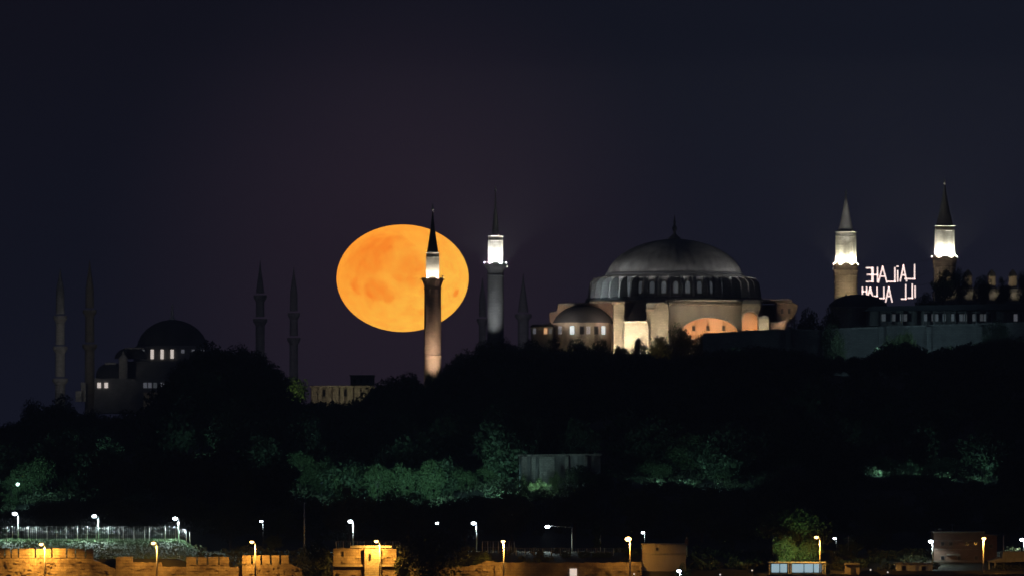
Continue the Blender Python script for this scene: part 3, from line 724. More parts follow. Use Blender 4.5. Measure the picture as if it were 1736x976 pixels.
flood(m2, P(830,600,2524), P(834,500,2536), 10500, (.9,.95,1), 50, size=.3)
m3 = minaret('minaret', 1434, 2490, 'stone minaret with pale lit cone left of the mirrored lettering', 19.6, 450, 14, 20.5, 17.4, 393, 317, 13.2, 'cut_stone', 'pale_stone', 'lead', lights=6000, lcol=(1,.97,.78), rings=((466,20),(478,19.8)), ybase=600)
flood(m3, P(1440,520,2474), P(1436,480,2490), 8000, (1,.78,.5), 80, size=.3)
flood(m3, P(1434,500,2462), P(1434,372,2490), 30000, (1,.97,.9), 14, size=.3, blend=.4)
m4 = minaret('minaret', 1601.5, 2512, 'minaret with dark cone at the far right of the mirrored lettering', 18.5, 438, 13, 20.5, 16.6, 383, 300, 14.5, 'cut_stone', 'pale_stone', 'dark_lead', lights=8000, lcol=(1,.99,.86), rings=((452,19),), ybase=600)
flood(m4, P(1582,500,2500), P(1590,455,2512), 900, (1,.8,.6), 70, size=.3)

flood(m1, P(752,468,2468), P(1105,448,2488), 26000, (1,.96,.92), 22, size=.2, blend=1)  # floods added at the balconies to brighten the upper dome
flood(m2, P(860,452,2530), P(1065,448,2496), 8000, (1,.97,.95), 36, size=.2, blend=1)
flood(m3, P(1412,455,2486), P(1212,448,2490), 9000, (1,.96,.92), 36, size=.2, blend=1)

# ------------------------------------------------------------------ mirrored light lettering between the two right hand minarets
TD = 2500.0
ML = thing('light_lettering', P(1508, 508, TD), 'rows of bulbs spelling mirrored words strung between the two right hand minarets', 'lights')
def tz(zx, zy): return (1440+zx/9.757, 430+zy/9.757)
GL = {'E': [((0,0),(0,1)),((0,0),(1,0)),((0,.5),(.85,.5)),((0,1),(1,1))], 'H': [((0,0),(0,1)),((1,0),(1,1)),((0,.5),(1,.5))],
      'A': [((0,1),(.5,0)),((1,1),(.5,0)),((.22,.62),(.78,.62))], 'L': [((0,0),(0,1)),((0,1),(1,1))], 'I': [((.5,0),(.5,1))], '.': [((.4,.9),(.6,.9))]}
def letter(ch, x0, x1, y0, y1, slope=0):
    mb = MB()
    for (a, b_) in GL[ch]:
        pa = (x1-a[0]*(x1-x0), y0+a[1]*(y1-y0)); pb_ = (x1-b_[0]*(x1-x0), y0+b_[1]*(y1-y0))   # mirrored: seen from behind
        A = P(*tz(*pa), TD); B = P(*tz(*pb_), TD); n_ = max(1, int(round((B-A).length/.34)))
        for i in range(n_+1):
            q = A.lerp(B, i/n_); mb.ball(q, .22, 6, 4)
        mb.tube(A, B, .03, .03, 4)
    mb.build('letter', 'glow_bulb', ML)
row1 = [('E',283,372,235,460),('H',390,465,232,462),('A',480,620,215,470),('L',632,752,235,460),('I',775,822,285,455),('.',770,825,175,215),('A',842,945,195,450),('L',922,1078,185,415)]
row2 = [('H',215,285,555,690),('A',305,385,560,700),('L',395,458,560,700),('L',505,570,560,735),('A',600,705,555,790),('L',862,932,515,745),('L',975,1040,505,730),('I',1070,1104,540,715)]
for a in row1+row2: letter(*a)
rp = MB()
def sag(a, b_, s_, n_=14):
    pts = [a.lerp(b_, i/n_) - Vector((0,0,s_*4*(i/n_)*(1-i/n_))) for i in range(n_+1)]
    for i in range(n_): rp.tube(pts[i], pts[i+1], .035, .035, 4)
sag(P(1453,447,2492), P(1582,440,2511), .5); sag(P(1453,459,2492), P(1582,458,2511), 2.2); sag(P(1453,470,2492), P(1582,478,2511), 1.6)
for i in range(9):
    px = 1464+i*11; rp.tube(P(px, 449-i*.9, TD), P(px, 503, TD), .02, .02, 4)
rp.build('rope', 'dark_metal', ML)

# ------------------------------------------------------------------ far mosque with slim minarets
FD = 2900.0; fu = K*FD; fc_ = X(292, FD)
FM = thing('far_mosque', (fc_, FD, 38), 'dim far mosque with cascading domes and a short row of lit windows at left', 'mosque')
MB().lathe(fc_, FD, [(r*fu, Z(y, FD)) for r, y in [(60,587),(58,578),(52,567),(43,557),(31,549),(17,543.5),(3,541.5)]], 64).build('dome', 'dark_lead', FM)
f_ = MB().lathe(fc_, FD, [(6*fu, Z(542.5,FD)),(4*fu, Z(538,FD)),(1.6*fu, Z(535,FD)),(3.4*fu, Z(529,FD)),(1.3*fu, Z(524,FD)),(2*fu, Z(521,FD)),(.5*fu, Z(514,FD))], 12); f_.build('finial', 'galvanised', FM)
MB().lathe(fc_, FD, [(66*fu, Z(613,FD)), (64*fu, Z(588,FD)), (60*fu, Z(586,FD))], 64).build('drum', 'grey_stone', FM)
for i, (wx, y0, y1, wm) in enumerate([(244,592,595,'glow_window_faint'),(260,592,608,'glow_window'),(277,592,608,'glow_window'),(294,592,607,'glow_window'),(312,592,598,'glow_window_dim'),(329,592,596,'glow_window_dim'),(345,592,596,'glow_window_dim')]):
    dx = (wx-292)*fu; yy = FD - math.sqrt((65.5*fu)**2-dx*dx); MB().box(fc_+dx-2.6*fu, fc_+dx+2.6*fu, yy-.4, yy+1.0, Z(y1, yy), Z(y0, yy)).build('window', wm, FM)
MB().pbox(205, 385, 612, 700, 2884, 2920).build('wall', 'grey_stone', FM)
MB().lathe(X(222,2884), 2884, [(r*fu, Z(y,2884)) for r, y in [(28,608),(26,600),(19,593),(9,589.5),(1,588.5)]], 32).build('half_dome', 'dark_lead', FM)
MB().pbox(212, 243, 589, 591, 2878, 2882).build('cornice', 'pale_stone', FM)
MB().lathe(X(190,2880), 2880, [(r*fu, Z(y,2880)) for r, y in [(28,645),(27,632),(22,622),(12,616),(1,614)]], 32).build('half_dome', 'dark_lead', FM)
MB().pbox(178, 196, 614.5, 617.5, 2866, 2870).build('cornice', 'pale_stone', FM)
tt = MB().lathe(X(209,2868), 2868, [(7.5*fu, Z(645,2868)), (7.5*fu, Z(611,2868)), (8.5*fu, Z(610,2868)), (7*fu, Z(606,2868)), (2*fu, Z(600,2868)), (.2*fu, Z(594,2868))], 16, smooth=False); tt.build('turret', 'pale_stone', FM)
MB().pbox(160, 300, 641, 700, 2864, 2890).build('wall', 'grey_stone', FM)
for wx, wm, hh in ((168,'glow_window',9),(180,'glow_window',9),(246,'glow_window_dim',9),(254,'glow_window_dim',9),(263,'glow_window_faint',9),(275,'glow_window_dim',7)): MB().pbox(wx-3, wx+3, 648, 648+hh, 2863.6, 2864.4).build('window', wm, FM)
MB().pbox(243, 272, 664, 700, 2856, 2864).build('porch_wall', 'plaster', FM)
MB().pbox(271.5, 275, 678, 685, 2855.5, 2856.3).build('window', 'glow_window', FM)
MB().pbox(128, 138, 662, 680, 2850, 2860).build('porch_wall', 'pale_stone', FM); MB().pbox(137, 145, 648, 680, 2861, 2868).build('turret', 'pale_stone', FM)
flood(FM, P(257,700,2846), P(257,670,2856), 110, (1,.85,.6), 110)
light('SPOT', P(140,690,2800), 420, (.8,.88,1), FM, 1, P(180,620,2870), 60)  # added spot without fixture, makes the far minarets faintly visible

def far_minaret(px, D, label, tip, ycone, bals, r, mat, ybase=700, cone=True):
    c = X(px, D); w = K*D; base = min(38, Z(ybase, D)); t_ = thing('slim_minaret', (c, D, base), label, 'minaret', 'slim far minarets')
    ys = [HY-(base-EYE)/w] + list(reversed(bals)) + [ycone]; rr = r
    for i in range(len(ys)-1):
        MB().lathe(c, D, [(rr*w, Z(ys[i]-(3 if i else 0), D)), (rr*.96*w, Z(ys[i+1]+(12 if i+1 < len(ys)-1 else 0), D))], 14, smooth=False).build('shaft', mat, t_)
        if i+1 < len(ys)-1:
            y = ys[i+1]; MB().lathe(c, D, [(rr*.9*w, Z(y+12,D)), (rr*1.15*w, Z(y+9,D)), (rr*1.5*w, Z(y+5,D)), (rr*1.5*w, Z(y,D)), (rr*1.35*w, Z(y,D)), (rr*1.35*w, Z(y+4,D)), (.1, Z(y+4,D))], 14, smooth=False).build('balcony', mat, t_)
        rr *= .93
    MB().lathe(c, D, [(rr*1.1*w, Z(ycone+.5,D)), (rr*.7*w, Z(ycone-(ycone-tip)*.35,D)), (rr*.3*w, Z(ycone-(ycone-tip)*.7,D)), (.06, Z(tip,D))], 14).build('cone_roof', mat, t_)
    return t_
fa = far_minaret(102, 2850, 'pale minaret with three balconies at the far left', 455, 494, [535,587,641], 9, 'pale_stone')
fb = far_minaret(152, 2890, 'dim brownish minaret second from the left', 440, 494, [525,583], 8.5, 'stone')
fe = far_minaret(441, 2880, 'slim far minaret with dark cone above the flat-topped tree', 442, 496, [500,540], 8, 'grey_stone')
fe2 = far_minaret(498, 2960, 'barely visible far minaret left of the moon', 452, 500, [530,572], 7.5, 'grey_stone')
fs = far_minaret(818, 2900, 'dark far minaret close to the left of the white lantern minaret', 470, 510, [540], 6.5, 'grey_stone')
ff = far_minaret(887, 2880, 'short far minaret with dark cone left of the great mosque', 463, 528, [532], 9.5, 'grey_stone')
for t_, px, D, ym, pw, lc in ((fa,102,2850,565,11000,(.85,.9,1)),(fb,152,2890,560,8500,(.95,.88,.8)),(fe,441,2880,530,11000,(.85,.8,1)),(fe2,498,2960,540,14000,(.85,.75,.95)),(fs,818,2900,530,12000,(.85,.75,.95)),(ff,887,2880,520,13000,(.8,.8,1))):
    light('SPOT', P(px-14, 640, D-110), pw*1.35, lc, t_, .6, P(px, ym, D), 30 if px != 283 else 14, .9)  # added spots without fixtures, lifting these minarets towards the sky tone

# ------------------------------------------------------------------ buildings of the ridge
ar = thing('stone_arcade', P(578, 690, 2446), 'long lit stone arcade low under the moon', 'building')
MB().pbox(525, 632, 653, 655.5, 2444.4, 2456).build('cornice', 'stone', ar)
MB().pbox(527, 632, 656, 700, 2449, 2456).build('wall', 'cut_stone', ar)
for i in range(9):
    px = 528 + i*12.2
    MB().pbox(px, px+(9.4 if i not in (1,4) else 6), 655.5, 690, 2448.0, 2449).build('pier', 'cut_stone', ar)
for i in (1, 3, 4, 6): MB().pbox(535+i*12.2, 539+i*12.2, 660, 671, 2448.8, 2449.3).build('opening', 'dark_glass', ar)
for px in (536, 565, 594, 622): flood(ar, P(px,684,2440), P(px,660,2446), 240, (1,.86,.62), 130, size=.2)
bb = thing('flat_roofed_block', P(612, 660, 2470), 'plain dark block rising behind the right end of the stone arcade', 'building')
MB().pbox(594, 634, 637, 700, 2470, 2482).build('wall', 'grey_stone', bb); MB().pbox(592.5, 635, 635, 637, 2469.5, 2482.5).build('parapet', 'concrete', bb)
for px in (601, 612, 623): MB().pbox(px-2, px+2, 642, 648, 2469.7, 2470.2).build('window', 'dark_glass', bb)
light('SPOT', P(484,664,2426), 1500, (.8,1,.45), ar, .5, P(500,660,2436), 120)
light('SPOT', P(1112,592,2421), 420, (1,.55,.2), HS, .5, P(1122,578,2430), 130)
sh = thing('small_house', P(546, 700, 2425), 'tiny pale house front peeping through the trees below the stone arcade', 'house')
MB().pbox(541, 550, 684, 712, 2425, 2430).build('wall', 'pale_stone', sh); MB().pprism([(539.5,684.3),(545.5,680),(551.5,684.3)], 2424.6, 2430.4).build('roof', 'roof_tile', sh); MB().pbox(543.5,546,689,695,2424.7,2425.2).build('window','glow_window_dim',sh)
light('POINT', P(546,706,2419), 40, (1,.85,.7), sh, .3)

# terrace wall and long pavilion on the right of the ridge
def wall_thing(name, label, segs, D0, D1, mat, cat='wall', ybot=640):
    o = thing(name, P((segs[0][0]+segs[-1][1])/2, ybot, D0), label, cat)
    for i, (a, b_, y0, y1) in enumerate(segs):
        MB().pprism([(a,ybot),(a,y0),(b_,y1),(b_,ybot)], D0, D1).build('wall_panel', mat, o)
        MB().pprism([(a-.4,y0-1.6),(b_+.4,y1-1.6),(b_+.4,y1+.8),(a-.4,y0+.8)], D0-.35, D1+.2).build('coping', 'concrete', o)
    return o
tw = wall_thing('terrace_wall', 'long bluish terrace wall sloping along the ridge on the right', [(1192,1262,566,562),(1262,1336,562,558),(1336,1398,558,561),(1398,1494,558.5,555),(1494,1575,554,552.5),(1575,1662,551.5,549.5),(1662,1790,549,546)], 2418, 2421, 'grey_stone')
for px, h_ in ((1336,60),(1398,60),(1494,64),(1575,50),(1662,40)):
    MB().pbox(px-4, px+4, 553 if px > 1400 else 560, 640, 2416.6, 2418).build('pilaster', 'grey_stone', tw)
for px, D_, pw in ((1245,2398,260),(1440,2392,2200),(1490,2392,1500),(1560,2392,2600),(1630,2392,2200),(1720,2395,1100)):
    light('SPOT', P(px,584,2402), pw*.3, (.5,.85,1), tw, .6, P(px+8,562,2418), 140)
pv = thing('long_pavilion', P(1560, 560, 2432), 'long low pavilion with bluish bays along the terrace edge on the right', 'building')
MB().pbox(1470, 1790, 527, 552, 2436, 2450).build('wall', 'concrete', pv)
MB().pprism([(1464,527),(1478,519),(1790,513),(1790,524)], 2432, 2452).build('roof', 'dark_lead', pv)
for i in range(18):
    px = 1474+i*18; MB().pbox(px, px+2.2, 526, 552, 2433.5, 2434.6).build('column', 'concrete', pv)
for a, b_, m_ in ((1494,1510,'glow_window_faint'),(1512,1545,'glow_window_faint'),(1566,1604,'glow_window_faint'),(1612,1640,'glow_window_faint'),(1648,1680,'glow_window_faint'),(1718,1733,'glow_window_dim')):
    fr = MB().pbox(a, b_, 531, 545, 2435.5, 2436.2).build('window', 'dark_metal', pv); 
    k = max(2, int((b_-a)/6))
    for j in range(k): MB().pbox(a+(b_-a)*j/k+.6, a+(b_-a)*(j+1)/k-.6, 532, 544, 2435.4, 2435.6).build('pane', 'dark_glass' if j % 3 == 1 else m_, fr)
light('SPOT', P(1600,556,2424), 260, (.5,.85,1), pv, .6, P(1600,535,2436), 150)
light('SPOT', P(1500,556,2424), 160, (.5,.85,1), pv, .6, P(1500,535,2436), 150)
ld = thing('low_dome', P(1455, 530, 2440), 'low dark domed roof below the mirrored lettering', 'building')
MB().lathe(X(1455,2450), 2450, [(50*K*2450, Z(y,2450)) if i == 0 else (r*K*2450, Z(y,2450)) for i, (r, y) in enumerate([(50,522),(48,515),(40,508),(28,502.5),(14,499.5),(1,498.5)])], 48).build('dome', 'dark_lead', ld)
MB().lathe(X(1455,2450), 2450, [(47*K*2450, 50), (47*K*2450, Z(522,2450)), (51*K*2450, Z(522,2450)), (50*K*2450, Z(520,2450))], 48, smooth=False).build('wall', 'grey_stone', ld)
kb_ = thing('palace_kitchen', P(1660, 520, 2462), 'long kitchen block with a row of four dim lit chimneys at the right edge', 'building')
MB().pbox(1585, 1790, 493, 545, 2462, 2476).build('wall', 'grey_stone', kb_)
MB().pprism([(1582,494),(1590,489),(1790,489),(1790,494)], 2461, 2477).build('roof', 'dark_lead', kb_)
for px in (1604, 1641, 1681, 1717, 1756):
    c = X(px, 2468); w = K*2468
    ch = MB().lathe(c, 2468, [(8*w, Z(493,2468)), (6.6*w, Z(470,2468)), (7.6*w, Z(469.4,2468)), (7.6*w, Z(467.8,2468))], 8, smooth=False).build('chimney', 'plaster', kb_)
    MB().lathe(c, 2468, [(7.7*w, Z(468,2468)), (6*w, Z(463,2468)), (3*w, Z(459,2468)), (.4*w, Z(456.5,2468))], 16).build('cap', 'dark_lead', ch)
    light('SPOT', P(px+9,497,2452), 2200 if px > 1670 else 1200, (1,.82,.55), kb_, .15, P(px+1,480,2467), 40)

# pale retaining wall on the slope
rw = thing('retaining_wall', P(948, 815, 2120), 'pale weathered retaining wall standing among the green lit trees', 'wall')
MB().pprism([(880,830),(880,772),(1018,770),(1018,830)], 2120, 2124).build('wall_panel', 'concrete', rw)
MB().pprism([(878,773),(878,770),(1020,768),(1020,771)], 2119.5, 2124.3).build('coping', 'pale_stone', rw)
for px, w_ in ((884,10),(901,7),(914,26),(958,6),(990,6)): MB().pbox(px, px+w_, 773, 830, 2118.9, 2120).build('pilaster', 'pale_stone', rw)
for px, pw in ((905,800),(930,700),(975,40)): light('SPOT', P(px,822,2106), pw, (.55,.95,.95), rw, .4, P(px,790,2120), 120)
tree(985, 786, 66, 2113, 'round', 'dark tree in front of the right half of the pale retaining wall', 0)
tree(944, 797, 34, 2114, 'bush', 'bush against the middle of the pale retaining wall', 0)
tree(886, 803, 40, 2112, 'bush', 'bush at the left foot of the pale retaining wall', 0)
tree(916, 808, 50, 2109, 'bush', 'bush below the brightest panel of the pale retaining wall', 0)
tree(1018, 800, 50, 2110, 'round', 'small dark tree at the right end of the pale retaining wall', 2)
hut = thing('slope_hut', P(1005, 760, 2200), 'tiny hut with two pinprick lights on the dark slope', 'hut')
MB().pbox(992, 1012, 744, 765, 2200, 2206).build('wall', 'grey_stone', hut); MB().pprism([(990,744.5),(1002,739),(1014,744.5)], 2199.5, 2206.5).build('roof', 'roof_tile', hut)
MB().pbox(1003.5,1006.5,746.5,749.5,2199.7,2200.2).build('window','glow_window',hut); MB().pbox(995.5,997.5,747,749,2199.7,2200.2).build('window','glow_window_dim',hut)

# green floodlights under the slope trees
tealc = (.38, .86, .92)
proto = None
for i, (px, py, D, tx, ty, TDist, pw) in enumerate([(30,822,2108,62,795,2130,3000),(500,812,2132,512,780,2152,650),(545,818,2130,560,790,2150,420),(600,822,2118,600,795,2142,900),(640,832,2114,640,800,2136,1900),(690,826,2114,690,800,2136,1700),(735,830,2114,735,800,2136,2600),(790,822,2118,790,800,2140,900),(845,826,2116,842,800,2140,1700),(1010,818,2120,1012,800,2140,260),(180,748,2230,182,730,2250,420),(320,765,2190,325,745,2210,420),(345,700,2320,340,680,2340,260),(560,745,2230,560,725,2250,260),(820,745,2230,820,725,2250,200),(1400,745,2230,1400,720,2250,200),(1110,812,2130,1110,790,2150,380),(1165,812,2135,1172,760,2160,950),(1225,812,2125,1222,795,2145,650),(1490,815,2130,1490,780,2150,520),(1545,818,2130,1545,790,2150,450),(1600,812,2130,1600,785,2150,480),(1665,805,2130,1665,780,2150,380)]):
    a = P(px, py, D); gz = terr(a.x, D)
    if a.z < gz+.6: a.z = gz+.6
    fl = thing('ground_floodlight', (a.x, D, gz), 'green floodlight burning brightly below the leftmost green tree' if i == 0 else 'green floodlight hidden low among the slope trees', 'floodlight', 'green floodlights among the slope trees')
    d = (P(tx, ty, TDist)-a).normalized()
    MB().tube((a.x, D, gz), a, .06, .06, 6).build('post', 'dark_metal', fl)
    hd_ = MB().tube(a-d*.3, a, .25, .35, 8).build('housing', 'dark_metal', fl)
    MB().tube(a+d*.01, a+d*.04, .33, .33, 8).build('lens', 'glow_teal', hd_)
    if i == 0: MB().ball(a+Vector((0,-.35,.2)), .38, 8, 6).build('bulb', 'glow_teal', fl)
    light('SPOT', a+d*.1, pw*2.6, tealc, fl, .3, P(tx, ty, TDist), 120, .8)

# ------------------------------------------------------------------ sea wall (old, broken, lit orange)
WD = 1905.0
def merlons(mb, a, b_, ytop, ygap, gaps, gw=2.6):
    xs = [a] + [g for g in gaps] + [b_]
    prev = a
    for g in gaps:
        mb.pbox(prev, g-gw/2, ytop+random.uniform(-.5,.8), ygap, WD, WD+1.2); prev = g+gw/2
    mb.pbox(prev, b_, ytop+random.uniform(-.5,.8), ygap, WD, WD+1.2)
def wallrun(root, pts, D0=WD, D1=WD+3, yb=1004, mat='old_wall'):
    """a stretch of wall whose broken top follows pts"""
    q = []
    for (x0, y0), (x1, y1) in zip(pts[:-1], pts[1:]):
        n_ = max(1, int((x1-x0)/4))
        for i in range(n_): t_ = i/n_; q.append((x0+(x1-x0)*t_, y0+(y1-y0)*t_+random.uniform(-.8,.8)))
    q.append(pts[-1]); poly = [(pts[0][0], yb)] + q + [(pts[-1][0], yb)]
    mb = MB().pprism(poly, D0, D1)
    # proud and missing stones, so the face is not one flat sheet
    for _ in range(int((pts[-1][0]-pts[0][0])*.7)):
        px = random.uniform(pts[0][0]+3, pts[-1][0]-6); yt = float(np.interp(px, [p[0] for p in pts], [p[1] for p in pts]))
        y = random.uniform(yt+3, yb-6); w_ = random.uniform(1.5, 7); h_ = random.uniform(1, 3.4); dp = random.uniform(.05, .28)
        mb.box(X(px, D0), X(px+w_, D0), D0-dp, D0+.02, Z(y+h_, D0), Z(y, D0))
    return mb.build('wall_body', mat, root)
w1 = thing('sea_wall', P(78, 1004, WD), 'orange lit old sea wall with battlements and a sloping end at the lower left', 'wall')
wallrun(w1, [(-30,945),(155,945),(160,948),(178,956),(196,964)])
m_ = MB(); merlons(m_, -30, 158, 929, 946, [-14,8,19,31,60,88,113,128,145]); m_.build('battlement', 'old_wall', w1)
w2 = thing('sea_wall', P(258, 1004, WD), 'low orange lit wall with a square stub between two stretches of battlements', 'wall')
wallrun(w2, [(196.5,944),(224,943),(225,952),(274,953),(275,960),(315.5,960)])
w3 = thing('sea_wall', P(350, 1004, WD), 'brownish battlemented wall with four teeth right of the low stretch', 'wall')
wallrun(w3, [(316,957),(388,957),(389,961),(410,960)])
m_ = MB(); merlons(m_, 316, 388, 943, 958, [334,352,371]); m_.build('battlement', 'old_wall', w3)
w4 = thing('sea_wall', P(453, 1004, WD), 'brightly orange battlemented wall with six teeth left of the dark tree', 'wall')
wallrun(w4, [(410.5,956),(494,956),(498,958),(512,963)], WD-1.5, WD+1.5)
m_ = MB()
prev = 410.5
for g_ in (427,443,459,475,491):
    m_.pbox(prev, g_-1.6, 940.5+random.uniform(-.4,.4), 957, WD-1.5, WD); prev = g_+1.6
m_.build('battlement', 'old_wall', w4)
w5 = thing('wall_tower', P(620, 1004, WD), 'square orange lit wall tower with a flat roof and two bands', 'tower')
wallrun(w5, [(565,929),(632,928),(672,930)], WD-2.5, WD+6)
MB().pbox(594, 664, 924, 928, WD-3, WD+5).build('roof', 'concrete', w5)
MB().pbox(564, 674, 956, 959.5, WD-3, WD-2.3).build('string_course', 'cut_stone', w5)
MB().pbox(618, 646, 930, 1004, WD-3.4, WD-2.5).build('pilaster', 'cut_stone', w5)
MB().pbox(625, 629, 938, 949, WD-3.5, WD-3.2).build('window', 'dark_glass', w5)
MB().pbox(580, 583, 934, 942, WD-2.6, WD-2.2).build('window', 'dark_glass', w5)
w6 = thing('sea_wall', P(930, 1004, WD), 'long plain orange wall fading to brown right of the big dark tree', 'wall')
wallrun(w6, [(674,956),(720,962),(790,960),(808,956),(824,950),(840,952),(905,953),(960,953),(1030,953),(1088,952)])
MB().pbox(966, 978, 963, 976, WD-.3, WD+.1).build('window', 'glow_window', w6)
MB().pbox(839, 843, 954, 1004, WD-.6, WD).build('pilaster', 'old_wall', w6)
w7 = thing('low_wall', P(1500, 1004, 1895), 'low orange lit roadside wall along the lower right edge', 'wall')
wallrun(w7, [(1300,973),(1395,972),(1520,973.5),(1600,972),(1790,972)], 1898, 1899, 1004)

# houses behind the wall on the right
def windows(root, pts, D, w_, h_, mat='dark_glass'):
    for px, py in pts:
        fr = MB().pbox(px-w_/2-.8, px+w_/2+.8, py-h_/2-.8, py+h_/2+.8, D-.12, D+.1).build('window_frame', 'concrete', root)
        MB().pbox(px-w_/2, px+w_/2, py-h_/2, py+h_/2, D-.17, D-.1).build('pane', mat, fr)
h1 = thing('plain_house', P(1127, 1004, 1908), 'plain flat roofed brown house right of the bright yellow lamp', 'house')
MB().pbox(1089, 1163, 923, 1004, 1908, 1922).build('wall', 'plaster', h1)
MB().pbox(1087.5, 1165, 920.5, 923, 1907.5, 1922.5).build('parapet', 'concrete', h1)
MB().pbox(1089, 1163, 937, 938.6, 1907.7, 1908).build('string_course', 'concrete', h1)
windows(h1, [(1114,930),(1112,972)], 1908, 4.5, 5)
MB().pbox(1137, 1140, 968, 976, 1907.6, 1908.1).build('door', 'dark_metal', h1)
ch = MB().pbox(1161, 1167, 912, 924, 1910, 1912).build('chimney', 'house_brick', h1)
h2 = thing('brick_house', P(1636, 1004, 1925), 'tall reddish brick house with an antenna in the lower right', 'house')
MB().pbox(1583, 1668, 902, 1004, 1925, 1940).build('wall', 'house_brick', h2)
MB().pbox(1668.3, 1690, 907, 1004, 1927, 1940).build('wing', 'house_brick', h2)
MB().pbox(1581.5, 1669.5, 900, 902.4, 1924.5, 1940.5).build('parapet', 'concrete', h2)
MB().pbox(1667.5, 1691.5, 905.3, 907, 1926.5, 1940.5).build('parapet', 'concrete', h2)
windows(h2, [(1612,921),(1640,921),(1655,945),(1598,945),(1680,925)], 1925, 5.5, 6)
for yy in (915, 930, 950): MB().pbox(1583, 1668, yy, yy+.9, 1924.85, 1925).build('string_course', 'concrete', h2)
windows(h2, [(1598,921),(1626,945),(1654,921)], 1925, 5, 6)
MB().pbox(1605, 1628, 938, 941, 1924.2, 1925).build('canopy', 'concrete', h2)
MB().tube(P(1614.5,901,1930), P(1614.5,887,1930), .08, .05, 6).tube(P(1610,889,1930), P(1619,889,1930), .04, .04, 5).build('antenna', 'galvanised', h2)
dsh = MB().ball(P(1593,897,1930), .4, 10, 6, .7); dsh.tube(P(1593,901,1930), P(1593,897,1930), .05, .05, 5); dsh.build('satellite_dish', 'galvanised', h2)
h3 = thing('white_hut', P(1550, 1004, 1910), 'low white hut with two small square windows', 'hut')
MB().pbox(1519, 1581, 955, 1004, 1910, 1918).build('wall', 'white_paint', h3); MB().pbox(1517.5, 1582, 953, 955.2, 1909.6, 1918.4).build('roof', 'concrete', h3)
windows(h3, [(1532,962.5),(1566,962.5)], 1910, 6, 7)
MB().pbox(1552,1554,956,1004,1909.8,1910).build('downpipe','galvanised',h3)
h4 = thing('lit_kiosk', P(1350, 1004, 1906), 'glowing pale blue glazed kiosk under the green tree', 'kiosk')
MB().pbox(1306, 1396, 955, 1004, 1908, 1914).build('wall', 'concrete', h4)
MB().pbox(1303, 1400, 951.5, 953.4, 1905, 1914.5).build('roof', 'white_paint', h4)
for a, b_ in ((1308,1321),(1323,1334),(1343,1362),(1364,1378),(1380,1392)):
    MB().pbox(a, b_, 955, 973, 1907.7, 1908.1).build('glazing', 'glow_screen', h4)
for px in (1304.5, 1337, 1341, 1395, 1399): MB().pbox(px-.8, px+.8, 953.4, 1004, 1905.3, 1905.5).build('post', 'galvanised', h4)
light('SPOT', P(1345,945,1905.5), 2200, (.62,1,.5), h4, .3, P(1345,915,1914), 160)  # green spot added without a fixture to light the leaves above
h5 = thing('tan_shed', P(1445, 1004, 1903), 'small plain tan shed between the kiosk and the white hut', 'shed')
MB().pbox(1433, 1457, 956, 1004, 1903, 1908).build('wall', 'plaster', h5); MB().pprism([(1431.5,956.3),(1433,953.6),(1457,953),(1458.5,956.3)], 1902.6, 1908.4).build('roof', 'concrete', h5)
MB().pbox(1442,1449,962,1004,1902.85,1903.05).build('door','dark_metal',h5)
gt = thing('grey_shelter', P(1722, 1004, 1915), 'pale flat shelter at the bottom right corner beside the brick house', 'shelter')
MB().pbox(1700, 1790, 934, 947, 1915, 1925).build('wall', 'concrete', gt); MB().pprism([(1677,950),(1700,944),(1790,946.5),(1790,949.5),(1680,953)], 1914, 1926).build('roof', 'concrete', gt)
for px in (1677, 1687): MB().pbox(px-1, px+1, 952, 1004, 1914.4, 1914.8).build('post', 'galvanised', gt)

# ------------------------------------------------------------------ street lamps
def street_lamp(px, py, D, base_z, label, side=-1, arm=6, glow='glow_sodium', power=1200, col=(1,.47,.075), group='yellow street lamps in front of the sea wall', r=.10, polemat='galvanised', bulb=.3, aim=0):
    h = P(px, py, D); xp = h.x - side*arm*K*D
    o = thing('street_lamp', (xp, D, base_z), label, 'street lamp', group)
    MB().tube((xp, D, base_z), (xp, D, h.z-.1), r*1.3, r*.8, 8).build('pole', polemat, o)
    MB().tube((xp, D, h.z-.15), (h.x, D-.1, h.z+.22), r*.6, r*.5, 6).build('arm', polemat, o)
    hd_ = MB().box(h.x-.42, h.x+.42, D-.35, D+.2, h.z+.18, h.z+.34).build('head', 'dark_metal', o)
    MB().ball((h.x, D-.1, h.z), bulb, 12, 8, .7).build('bulb', glow, o)
    light('SPOT', (h.x, D-.1, h.z-bulb*.7-.08), power, col, o, .12, (h.x, D-.1+aim, h.z-4), 158, .35)
    return o
sod = [(70,922,1901.5,2600,'yellow street lamp glaring on the wall at the far left'),(260,920,1900,700,'yellow street lamp over the low stretch of sea wall'),(427,918,1899.5,1100,'yellow street lamp standing over the six-toothed battlement'),
 (638,917,1899,1300,'yellow street lamp in front of the square wall tower'),(853,917,1899.5,1100,'slim yellow street lamp right of the big dark tree'),(1065,913,1901,330,'brightest yellow street lamp standing left of the plain brown house'),
 (1384,910,1899.5,800,'yellow street lamp beside the pale blue kiosk'),(1668,912,1899.5,500,'yellow street lamp in front of the tall brick house')]
for i, (px, py, D, pw, lb) in enumerate(sod):
    street_lamp(px, py, D, 1.0, lb, side=1 if i == 7 else -1, arm={4:1, 7:1, 5:3}.get(i, 6), aim=1.5, power=pw*(3.6 if i == 0 else 6), bulb=.6 if i in (5,) else .38, r=.13)
